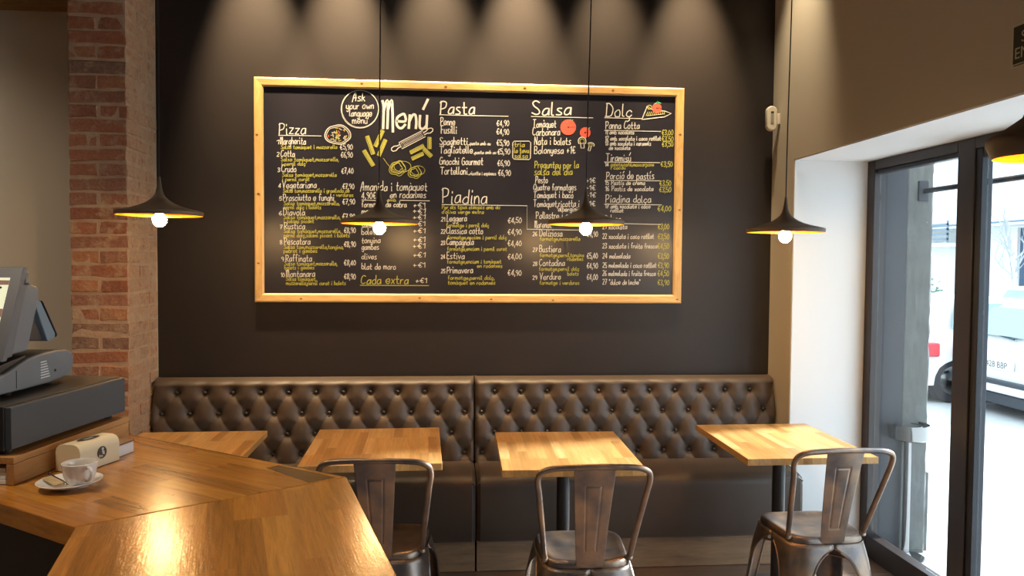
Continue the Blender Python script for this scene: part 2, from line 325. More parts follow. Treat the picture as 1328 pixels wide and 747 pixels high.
# outside jamb and column of the shopfront
sbox('trim_2','slate_metal',(X1+.002,2.486,YJ-.03,YJ-.001,0,2.6))
colm=thing('concrete_column','rough grey concrete column just outside the glass, left of the street view','column',(2.565,4.08,0))
MB().grid(13,90,lambda i,j:(-.075+.15*i/12+(.004*noise.noise((i*.8,j*.5,0))),-.08+.006*noise.noise((i*.9,j*.4,3)),-.05+j*2.75/89)).obj('column_face','concrete',colm,solid=-.02,smooth=True)
MB().box(-.075,.073,-.055,.12,-.05,2.7).obj('shaft','concrete',colm)
MB().box(.076,.115,-.07,.10,-.05,.43).obj('plinth','concrete',colm,bevel=.006)
for z in (1.885,1.825):
    MB().lathe([(0,-.004),(.010,-.004),(.010,.006),(.006,.011),(0,.012)],12).obj('bolt','steel',colm,loc=(.045,-.088,z),rot=(R(90),0,0))
# ================================================================ brick pillar
pil=thing('brick_pillar','rough old red brick pillar standing between the beige and black walls','pillar',(-1.728,4.09,0))
px0,px1,py0,py1=-.138,.136,-.185,.190
MB().box(px0+.004,px1-.003,py0+.0035,py1,0,H).obj('mortar_core','mortar',pil)
def brick_mesh(w,d,h):
    bm=bmesh.new(); bmesh.ops.create_cube(bm,size=1)
    bmesh.ops.subdivide_edges(bm,edges=[e for e in bm.edges if abs((e.verts[0].co-e.verts[1].co).x)>.5],cuts=2)
    bmesh.ops.bevel(bm,geom=list(bm.edges),offset=.07,segments=1,affect='EDGES',clamp_overlap=True) if False else None
    for v in bm.verts:
        v.co.x*=w; v.co.y*=d; v.co.z*=h
        v.co+=Vector((random.uniform(-1,1)*.003,random.uniform(-1,1)*.003,random.uniform(-1,1)*.0035))
    me=bpy.data.meshes.new('brick'); bm.to_mesh(me); bm.free(); me.materials.append(M['brick']); return me
cache={}
def brick(cx,cy,z,w,d,h):
    key=(round(w,3),round(d,3))
    if key not in cache: cache[key]=[brick_mesh(w,d,h) for _ in range(6)]
    o=bpy.data.objects.new('brick',random.choice(cache[key])); C.objects.link(o); o.parent=pil
    o.location=(cx+random.uniform(-.003,.003),cy+random.uniform(-.002,.003),z+random.uniform(-.002,.002)); o.rotation_euler=(random.uniform(-.015,.015),random.uniform(-.02,.02),random.uniform(-.012,.012))
    md=o.modifiers.new('bevel','BEVEL'); md.width=.004; md.segments=1; md.limit_method='ANGLE'
    return o
cp=.0715; z=.50; k=0; Wd=px1-px0; Dp=py1-py0; g=.011; hb=cp-.012
while z<H-.05:
    zc=z+hb/2
    if k%2==0:
        brick((px0+px1)/2,py0+.065,zc,Wd,.13,hb)
        y=py0+.13+g; dd=(Dp-.13-2*g)/2
        for q in range(2): brick((px0+px1)/2,y+dd/2,zc,Wd,dd,hb); y+=dd+g
    else:
        ww=(Wd-g)/2
        for q in (0,1): brick(px0+ww/2+q*(ww+g),py0+.13,zc,ww,.26,hb)
        dd=Dp-.26-g; brick((px0+px1)/2,py0+.26+g+dd/2,zc,Wd,dd,hb)
    z+=cp; k+=1
# ================================================================ menu board
mb=thing('menu_board','large pine framed chalkboard menu, hand lettered, hung on the black wall','menu board',(.130,YB,1.974))
bx0,bx1,bz0,bz1=-1.199,1.192,-.614,.612; fw=.049; fd=.034
MB().box(bx0+fw-.004,bx1-fw+.004,-.010,-.002,bz0+fw-.004,bz1-fw+.004).obj('slate','chalkboard',mb)
def rail(p0,p1,q0,q1,rot=0):   # mitred moulding, profile across
    V=[];prof=[(0,-.002),(0,-.020),(.008,-.024),(.040,-.022),(fw,-.016),(fw,-.002)]
    for (a,b) in ((p0,q0),(p1,q1)):
        a=Vector(a);b=Vector(b)
        for t,y in prof:
            c=a.lerp(b,t/fw); V.append((c.x,y,c.y))
    n=len(prof); f=[(i,(i+1)%n,n+(i+1)%n,n+i) for i in range(n)]+[tuple(range(n)),tuple(range(2*n-1,n-1,-1))]
    return MB().add(V,f)
o_=[(bx0,bz0),(bx1,bz0),(bx1,bz1),(bx0,bz1)]; i_=[(bx0+fw,bz0+fw),(bx1-fw,bz0+fw),(bx1-fw,bz1-fw),(bx0+fw,bz1-fw)]
M['pine_v']=stave('pine_frame_upright',[(.60,.36,.13),(.74,.47,.19)],bw=4,rh=.3,rough=.42,dark=.28)
M['pine_v'].node_tree.nodes['Mapping'].inputs['Rotation'].default_value=(0,R(90),0)
for i in range(4): rail(o_[i],o_[(i+1)%4],i_[i],i_[(i+1)%4]).obj('frame_rail','pine' if i%2==0 else 'pine_v',mb)
kn=MB(); random.seed(5)
M['knot']=pbr('pine_knot',(.22,.085,.02),.5)
for (kx,kz) in [(-.62,bz1-.02),(-.16,bz1-.026),(.28,bz1-.022),(.78,bz1-.022),(bx0+.015,.30),(bx0+.022,-.02),(bx1-.02,.35),(bx1-.018,-.08),(bx1-.024,bz0+.022),(-.95,bz0+.02),(-.3,bz0+.026),(.1,bz0+.02),(.45,bz0+.016),(bx0+.02,-.4)]:
    kn.lathe([(0,-.0015),(.0055,-.001),(.007,.004)],9,(0,0,0)); 
    for q in range(27): x,y,zz=kn.v[-27+q]; kn.v[-27+q]=(kx+x*1.3,-.0233+zz,kz+y*.8)
kn.obj('knots','knot',mb,kind='stuff')
GL={'a':"6h3h1g0e1d3d5e6h;6h6d",'b':"0l0d;0g2h4h6f5d2d0e",'c':"6g4h1g0e2d4d6e",'d':"6l6d;6g4h1g0e2d4d6e",'e':"0f6f5h3h0g0e2d4d6e",'f':"5k4l2k2d;0h4h",'g':"6h3h1g0e2d5e6h;6h6b4a1b",'h':"0l0d;0f2h4h5f5d",'i':"1h1d2d;1j1k",'j':"3h3b1a0b;3j3k",'k':"0l0d;4h0f;1g5d",'l':"0l0e1d2d",'m':"0h0d;0f2h3h4f4d;4f6h7h8f8d",'n':"0h0d;0f2h4h5f5d",'o':"3h1g0f1d3d5d6f5h3h",'p':"0h0a;0g2h4h6f5d2d0e",'q':"6g4h1g0e2d4d6e;6h6a",'r':"0h0d;0f2h4h",'s':"5h2h1g3f5e4d0d",'t':"2k2e3d5d;0h5h",'u':"0h0e1d3d5e;5h5d",'v':"0h3d6h",'w':"0h2d4g6d8h",'x':"0h5d;5h0d",'y':"0h0e2d5e;5h5b3a1b",'z':"0h5h!0d!5d",
'A':"0c2i4l5k6d;1g7g",'B':"0l0d;0l4l6j4h0h;4h7f5d0d",'C':"7k4l1j0f3d7e",'D':"1l1d;0l4l8i7e4d0d",'E':"6l1l!1d!6d;1h5h",'F':"0l7l;2l2d;2h6h",'G':"7k4l1j0f3d7e7h!4h",'L':"1l1d!6d",'M':"0l1j1d;1i3l4k4d;4i6l7k8c",'N':"0d1l!6d!7l",'P':"1l1d;0k3l7k6h1g",'Q':"4l1j0f4d8f7j4l;5f9c",'R':"1l1d;0k3l7k6h1g;3g8d",'S':"7k4l1k2i6g7e4d0e",'T':"0l8l;4l4d",'V':"0l2j4d!8l",'W':"0l2d4i6d9l",'"':"1l1j;3l3j","'":"1l0j",',':"1e0b",'.':"1d1e",'+':"0g5g;2i2e",'-':"0g3g",'€':"7k4l2i2f4d7e;0h5h;0g5g",
'0':"3l0i0f3d6f6i3l",'1':"0j3l!3d",'2':"0k3l6j0d!6d",'3':"0k3l6j2h6f3d0e",'4':"5d5l!0f!7f",'5':"6l1l!0h3i6g5d0e",'6':"5l1i0f3d6e5g2h0f",'7':"0l6l!2d;1h5h",'8':"3h6j3l0j3h0f3d6f3h",'9':"6g3h0j3l6j6g4d"}
ACC={'à':('a',"3j2k"),'ó':('o',"3j5l"),'ò':('o',"3j2k"),'ú':('u',"2j5m"),'é':('e',"3j5k"),'í':('i',"1j3l"),'ç':('c',"3d4b2a"),'è':('e',"4j2k")}
def strokes(ch):
    if ch in ACC: b,a=ACC[ch]; s=GL[b]; s=(s.split(';')[0] if b=='i' else s)+';'+a
    else: s=GL.get(ch,'')
    out=[]
    for st in s.split(';'):
        if not st: continue
        pts=[];sharp=[];i=0
        while i<len(st):
            pts.append((int(st[i])*.5,(ord(st[i+1])-ord('d'))*1.0)); i+=2
            if i<len(st) and st[i]=='!': sharp.append(len(pts)-1); i+=1
        segs=[];a=0
        for q in sharp+[len(pts)-1]:
            if q>a: segs.append(pts[a:q+1]); a=q
        for sg in segs:
            sm=smoothpath([(x,y,0) for x,y in sg],3) if len(sg)>2 else [Vector((x,y,0)) for x,y in sg]
            out.append([(v.x,v.y) for v in sm])
    return out
def ribbon(B,pts,hw,y):
    hw*=.86
    n=len(pts); V=[];
    for i,(x,z) in enumerate(pts):
        a=pts[max(i-1,0)];b=pts[min(i+1,n-1)];dx,dz=b[0]-a[0],b[1]-a[1];l=math.hypot(dx,dz) or 1
        ex=0
        nx,nz=-dz/l*hw,dx/l*hw
        if i==0: x-=dx/l*hw*.6; z-=dz/l*hw*.6
        if i==n-1: x+=dx/l*hw*.6; z+=dz/l*hw*.6
        V+= [(x+nx,y,z+nz),(x-nx,y,z-nz)]
    B.add(V,[(2*i,2*i+1,2*i+3,2*i+2) for i in range(n-1)])
TEXT=[
('Pizza',-0.941,2.28,0.145,0.0617,'w',0.00281,0.003),
('1',-0.954,2.226,0.013,0.022,'w',0.00216,0.0),
('Margherita',-0.933,2.227,0.137,0.0374,'w',0.00216,0.002),
('Salsa tomàquet i mozzarella',-0.929,2.201,0.303,0.022,'y',0.00173,0.006),
('€5,90',-0.609,2.203,0.067,0.0286,'w',0.00216,0.001),
('2',-0.95,2.158,0.012,0.022,'w',0.00216,0.001),
('Cotta',-0.929,2.159,0.074,0.0374,'w',0.00216,0.001),
('Salsa tomàquet,mozzarella,',-0.929,2.134,0.312,0.022,'y',0.00173,0.005),
('i pernil dolç',-0.925,2.11,0.128,0.022,'y',0.00173,0.003),
('€6,90',-0.605,2.16,0.063,0.0286,'w',0.00216,0.002),
('3',-0.946,2.074,0.012,0.022,'w',0.00216,0.001),
('Crudo',-0.925,2.075,0.078,0.0374,'w',0.00216,0.001),
('Salsa tomàquet,mozzarella',-0.921,2.05,0.291,0.022,'y',0.00173,0.004),
('i pernil curat',-0.921,2.026,0.145,0.022,'y',0.00173,0.003),
('€7,40',-0.601,2.072,0.063,0.0286,'w',0.00216,0.001),
('4',-0.942,1.988,0.012,0.022,'w',0.00216,0.0),
('Vegetariana',-0.922,1.988,0.183,0.0374,'w',0.00216,0.003),
('Salsa tom,mozzarella i graellada de',-0.918,1.963,0.359,0.022,'y',0.00173,0.005),
('verdures',-0.63,1.944,0.092,0.022,'y',0.00173,0.001),
('€7,90',-0.596,1.987,0.063,0.0286,'w',0.00216,0.001),
('5',-0.938,1.919,0.012,0.022,'w',0.00216,0.0),
('Prosciutto e funghi',-0.918,1.919,0.275,0.0374,'w',0.00216,0.004),
('Salsa tomàquet,mozzarella,',-0.914,1.894,0.301,0.022,'y',0.00173,0.004),
('pernil dolç i bolets',-0.914,1.873,0.2,0.022,'y',0.00173,0.002),
('€7,90',-0.596,1.902,0.067,0.0286,'w',0.00216,0.001),
('6',-0.939,1.838,0.013,0.022,'w',0.00216,0.001),
('Diavola',-0.918,1.839,0.116,0.0374,'w',0.00216,0.001),
('Salsa tomàquet,mozzarella,',-0.914,1.818,0.305,0.022,'y',0.00173,0.003),
('i salami picant',-0.914,1.797,0.162,0.022,'y',0.00173,0.001),
('€7,90',-0.597,1.821,0.068,0.0286,'w',0.00216,0.001),
('7',-0.935,1.762,0.013,0.022,'w',0.00216,0.001),
('Rustica',-0.914,1.763,0.112,0.0374,'w',0.00216,0.001),
('Salsa tomàquet,mozzarella,',-0.914,1.742,0.309,0.022,'y',0.00173,0.003),
('pernil dolç,salami picant i bolets',-0.914,1.718,0.355,0.022,'y',0.00173,0.004),
('€8,90',-0.588,1.745,0.063,0.0286,'w',0.00216,0.001),
('8',-0.935,1.678,0.012,0.022,'w',0.00216,0.0),
('Pescatora',-0.914,1.678,0.141,0.0374,'w',0.00216,0.001),
('Salsa tom,mozzarella,tonyina,',-0.914,1.655,0.322,0.022,'y',0.00173,0.002),
('pebrot i gambes',-0.915,1.633,0.18,0.022,'y',0.00173,0.002),
('€8,90',-0.588,1.668,0.063,0.0286,'w',0.00216,0.001),
('9',-0.927,1.585,0.012,0.022,'w',0.00216,0.0),
('Raffinata',-0.906,1.585,0.141,0.0374,'w',0.00216,0.001),
('Salsa tomàquet,mozzarella,',-0.911,1.563,0.285,0.022,'y',0.00173,0.002),
('bolets i gambes',-0.911,1.542,0.159,0.022,'y',0.00173,0.001),
('€8,40',-0.588,1.566,0.063,0.0286,'w',0.00216,0.0),
('10',-0.931,1.5,0.02,0.022,'w',0.00216,0.0),
('Montanara',-0.903,1.5,0.155,0.0374,'w',0.00216,0.001),
('Salsa tomàquet,',-0.903,1.479,0.163,0.022,'y',0.00173,0.0),
('mozzarella,pernil curat i bolets',-0.903,1.455,0.323,0.022,'y',0.00173,0.002),
('€8,90',-0.588,1.489,0.063,0.0286,'w',0.00216,0.0),
('Ask',-0.542,2.47,0.067,0.0441,'w',0.00259,0.001),
('your own',-0.575,2.427,0.147,0.0396,'w',0.00238,0.003),
('language',-0.558,2.387,0.121,0.0396,'w',0.00238,0.003),
('menú',-0.542,2.348,0.08,0.0396,'w',0.00238,0.001),
('Menú',-0.382,2.326,0.246,0.1498,'w',0.00777,0.005),
('Amanida i tomàquet',-0.498,1.98,0.366,0.0485,'w',0.00216,0.005),
('4,90€',-0.491,1.935,0.076,0.0352,'w',0.00216,0.001),
('en rodanxes',-0.335,1.942,0.196,0.0396,'w',0.00216,0.003),
('amb',-0.352,1.922,0.047,0.0176,'y',0.00173,0.001),
('formatge de cabra',-0.491,1.889,0.245,0.033,'w',0.00216,0.003),
('mozzarella',-0.491,1.852,0.152,0.033,'w',0.00216,0.002),
('pernil',-0.491,1.814,0.08,0.033,'w',0.00216,0.001),
('salami',-0.491,1.776,0.08,0.033,'w',0.00216,0.001),
('bolets',-0.491,1.737,0.089,0.033,'w',0.00216,0.001),
('tonyina',-0.491,1.69,0.101,0.033,'w',0.00216,0.001),
('gambes',-0.491,1.654,0.093,0.033,'w',0.00216,0.001),
('olives',-0.491,1.601,0.08,0.033,'w',0.00216,0.0),
('blat de moro',-0.491,1.545,0.186,0.033,'w',0.00216,0.001),
('+€1',-0.207,1.89,0.064,0.0264,'w',0.00216,0.001),
('+€1',-0.207,1.858,0.064,0.0264,'w',0.00216,0.001),
('+€1',-0.207,1.824,0.064,0.0264,'w',0.00216,0.001),
('+€1',-0.207,1.787,0.064,0.0264,'w',0.00216,0.001),
('+€1',-0.207,1.749,0.064,0.0264,'w',0.00216,0.0),
('+€1',-0.207,1.699,0.064,0.0264,'w',0.00216,0.001),
('+€1',-0.207,1.663,0.064,0.0264,'w',0.00216,0.0),
('+€1',-0.207,1.613,0.065,0.0264,'w',0.00216,0.001),
('+€1',-0.206,1.558,0.064,0.0264,'w',0.00216,0.0),
('Cada extra',-0.495,1.464,0.259,0.0485,'y',0.00259,0.001),
('+€1',-0.193,1.469,0.06,0.0264,'w',0.00216,0.001),
('Pasta',-0.064,2.411,0.193,0.0705,'w',0.00389,0.005),
('Penne',-0.059,2.35,0.081,0.0419,'w',0.00238,0.001),
('€4,90',0.254,2.35,0.069,0.0308,'w',0.00216,0.001),
('Fusilli',-0.059,2.303,0.09,0.0419,'w',0.00238,0.002),
('€4,90',0.254,2.303,0.07,0.0308,'w',0.00216,0.001),
('Spaghetti',-0.063,2.241,0.154,0.0419,'w',0.00238,0.003),
('€5,90',0.255,2.241,0.069,0.0308,'w',0.00216,0.001),
('Tagliatelle',-0.063,2.194,0.184,0.0419,'w',0.00238,0.003),
('€5,90',0.26,2.193,0.069,0.0308,'w',0.00216,0.002),
('Gnocchi Gourmet',-0.063,2.13,0.241,0.0419,'w',0.00238,0.004),
('€6,90',0.26,2.129,0.069,0.0308,'w',0.00216,0.001),
('Tortelloni',-0.058,2.076,0.15,0.0419,'w',0.00238,0.003),
('€6,90',0.265,2.075,0.069,0.0308,'w',0.00216,0.001),
('...pasta amb ou',0.095,2.242,0.125,0.0198,'w',0.00173,0.002),
('..pasta amb ou',0.126,2.193,0.125,0.0198,'w',0.00173,0.002),
('...ricotta i espinacs',0.096,2.075,0.156,0.0198,'w',0.00173,0.002),
('tria',0.355,2.236,0.056,0.0286,'y',0.00216,0.001),
('la teva',0.355,2.204,0.082,0.0286,'y',0.00216,0.001),
('salsa',0.355,2.174,0.074,0.0286,'y',0.00216,0.001),
('Piadina',-0.049,1.916,0.25,0.0793,'w',0.00324,0.003),
('Per als tipus clàssics amb oli',-0.049,1.884,0.324,0.022,'y',0.00173,0.004),
("d'oliva verge extra",-0.049,1.858,0.233,0.022,'y',0.00173,0.003),
('21',-0.053,1.815,0.021,0.022,'w',0.00216,0.0),
('Leggera',-0.023,1.815,0.112,0.0374,'w',0.00216,0.002),
('€4,50',0.321,1.811,0.076,0.0308,'w',0.00216,0.0),
('formatge i pernil dolç',-0.023,1.783,0.238,0.022,'y',0.00173,0.003),
('22',-0.053,1.746,0.022,0.022,'w',0.00216,0.0),
('Classica cotto',-0.023,1.746,0.203,0.0374,'w',0.00216,0.002),
('€4,90',0.321,1.746,0.077,0.0308,'w',0.00216,0.0),
('formatge,enciam i pernil dolç',-0.018,1.716,0.333,0.022,'y',0.00173,0.003),
('23',-0.053,1.684,0.022,0.022,'w',0.00216,0.0),
('Campagnola',-0.022,1.684,0.15,0.0374,'w',0.00216,0.001),
('€4,40',0.322,1.68,0.076,0.0308,'w',0.00216,0.001),
('formatge,enciam i pernil curat',-0.018,1.652,0.333,0.022,'y',0.00173,0.002),
('24',-0.052,1.606,0.021,0.022,'w',0.00216,0.0),
('Estiva',-0.022,1.606,0.099,0.0374,'w',0.00216,0.001),
('€4,00',0.322,1.607,0.077,0.0308,'w',0.00216,0.0),
('formatge,enciam i tomàquet',-0.018,1.58,0.303,0.022,'y',0.00173,0.003),
('en rodanxes',0.151,1.558,0.139,0.022,'y',0.00173,0.001),
('25',-0.052,1.526,0.022,0.022,'w',0.00216,0.0),
('Primavera',-0.022,1.526,0.147,0.0374,'w',0.00216,0.001),
('€4,90',0.323,1.515,0.076,0.0308,'w',0.00216,0.001),
('formatge,pernil dolç,',-0.013,1.49,0.26,0.022,'y',0.00173,0.001),
('tomàquet en rodanxes',-0.013,1.462,0.264,0.022,'y',0.00173,0.001),
('Salsa',0.453,2.417,0.219,0.0749,'w',0.0041,0.004),
('Tomàquet',0.458,2.348,0.131,0.0419,'w',0.00238,0.003),
('Carbonara',0.458,2.303,0.153,0.0419,'w',0.00238,0.003),
('Nata i bolets',0.468,2.251,0.205,0.0419,'w',0.00238,0.004),
('Bolonyesa +1€',0.468,2.202,0.232,0.0419,'w',0.00238,0.004),
('Pregunteu per la',0.469,2.12,0.25,0.0396,'y',0.00216,0.004),
('salsa del dia',0.469,2.083,0.215,0.0396,'y',0.00216,0.003),
('Pesto',0.474,2.038,0.07,0.0374,'w',0.00216,0.001),
('Quatre formatges',0.465,1.996,0.242,0.0374,'w',0.00216,0.004),
('Tomàquet i bacó',0.466,1.953,0.224,0.0374,'w',0.00216,0.003),
('Tomàquet,ricotta i',0.466,1.903,0.259,0.0374,'w',0.00216,0.004),
('albergínia',0.607,1.879,0.123,0.0264,'w',0.00216,0.002),
('Pollastre i curri',0.48,1.838,0.233,0.0374,'w',0.00216,0.003),
('Marenat',0.472,1.786,0.096,0.0374,'w',0.00216,0.001),
('+1€',0.764,2.042,0.053,0.0264,'w',0.00216,0.001),
('+1€',0.764,2.001,0.053,0.0264,'w',0.00216,0.001),
('+1€',0.765,1.962,0.053,0.0264,'w',0.00216,0.0),
('+1€',0.765,1.912,0.053,0.0264,'w',0.00216,0.0),
('26',0.463,1.738,0.024,0.022,'w',0.00216,0.001),
('Deliziosa',0.5,1.739,0.13,0.0374,'w',0.00216,0.001),
('€4,90',0.772,1.737,0.062,0.0308,'w',0.00216,0.001),
('formatge,mozzarella',0.503,1.713,0.229,0.022,'y',0.00173,0.002),
('27',0.464,1.649,0.024,0.022,'w',0.00216,0.0),
('Bustiera',0.501,1.649,0.121,0.0374,'w',0.00216,0.001),
('€5,40',0.773,1.614,0.062,0.0308,'w',0.00216,0.001),
('formatge,pernil,tonyina',0.504,1.621,0.251,0.022,'y',0.00173,0.002),
('rodanxes',0.662,1.6,0.089,0.022,'y',0.00173,0.001),
('28',0.465,1.571,0.024,0.022,'w',0.00216,0.0),
('Contadina',0.502,1.571,0.143,0.0374,'w',0.00216,0.001),
('€4,90',0.773,1.557,0.063,0.0308,'w',0.00216,0.001),
('formatge,pernil dolç',0.5,1.543,0.229,0.022,'y',0.00173,0.001),
('bolets',0.663,1.517,0.062,0.022,'y',0.00173,0.001),
('29',0.465,1.492,0.024,0.022,'w',0.00216,0.0),
('Verdure',0.503,1.492,0.121,0.0374,'w',0.00216,0.001),
('€4,00',0.774,1.492,0.062,0.0308,'w',0.00216,0.0),
('formatge i verdures',0.505,1.464,0.225,0.022,'y',0.00173,0.001),
('Dolç',0.87,2.417,0.151,0.0705,'w',0.00324,0.004),
('Panna Cotta',0.871,2.348,0.195,0.0419,'w',0.00238,0.004),
('11 amb xocolata',0.871,2.318,0.164,0.0242,'w',0.00216,0.003),
('12 amb xocolata i coco ratllat',0.871,2.283,0.321,0.0242,'w',0.00216,0.006),
('13 amb xocolata i caramels',0.872,2.255,0.262,0.0242,'w',0.00216,0.005),
('de xocolata',0.894,2.231,0.12,0.022,'w',0.00216,0.003),
('€3,00',1.198,2.32,0.065,0.0286,'y',0.00216,0.001),
('€3,50',1.199,2.285,0.065,0.0286,'y',0.00216,0.001),
('€3,50',1.199,2.255,0.065,0.0286,'y',0.00216,0.001),
('Tiramisú',0.877,2.166,0.142,0.0419,'w',0.00238,0.002),
('14',0.873,2.137,0.018,0.022,'w',0.00216,0.001),
('galeta,café,mascarpone',0.904,2.138,0.25,0.022,'y',0.00173,0.004),
('i cacau',0.904,2.121,0.085,0.0198,'y',0.00173,0.001),
('€3,50',1.194,2.141,0.068,0.0286,'y',0.00216,0.001),
('Porció de pastís',0.879,2.066,0.276,0.0419,'w',0.00238,0.004),
('15 Pastís de crema',0.874,2.033,0.228,0.0242,'w',0.00216,0.003),
('16 Pastís de xocolata',0.875,1.998,0.276,0.0264,'w',0.00216,0.004),
('€3,50',1.189,2.033,0.065,0.0286,'y',0.00216,0.001),
('€3,50',1.187,1.996,0.068,0.0286,'y',0.00216,0.001),
('Piadina dolça',0.876,1.933,0.263,0.0419,'w',0.00238,0.003),
('17 amb xocolata i coco',0.876,1.9,0.259,0.0242,'w',0.00216,0.003),
('ratllat',0.907,1.878,0.072,0.022,'w',0.00216,0.001),
('€4,00',1.18,1.888,0.076,0.0308,'y',0.00216,0.001),
('Cubes',0.868,1.823,0.098,0.0374,'w',0.00238,0.001),
('21 xocolata',0.862,1.782,0.14,0.0286,'w',0.00216,0.001),
('€3,00',1.182,1.783,0.065,0.0308,'y',0.00216,0.001),
('22 xocolata i coco ratllat',0.863,1.727,0.297,0.0286,'w',0.00216,0.003),
('€3,50',1.182,1.728,0.066,0.0308,'y',0.00216,0.0),
('23 xocolata i fruita fresca',0.863,1.672,0.316,0.0286,'w',0.00216,0.003),
('€4,50',1.183,1.673,0.065,0.0308,'y',0.00216,0.0),
('24 melmelada',0.864,1.615,0.158,0.0286,'w',0.00216,0.001),
('€3,50',1.184,1.615,0.065,0.0308,'y',0.00216,0.001),
('25 melmelada i coco ratllat',0.865,1.562,0.311,0.0286,'w',0.00216,0.003),
('€3,90',1.185,1.562,0.065,0.0308,'y',0.00216,0.001),
('26 melmelada i fruita fresca',0.865,1.516,0.307,0.0286,'w',0.00216,0.002),
('€4,50',1.185,1.516,0.066,0.0308,'y',0.00216,0.0),
('27 "dulce de leche"',0.866,1.466,0.217,0.0286,'w',0.00216,0.001),
('€3,90',1.186,1.465,0.066,0.0308,'y',0.00216,0.0),
]
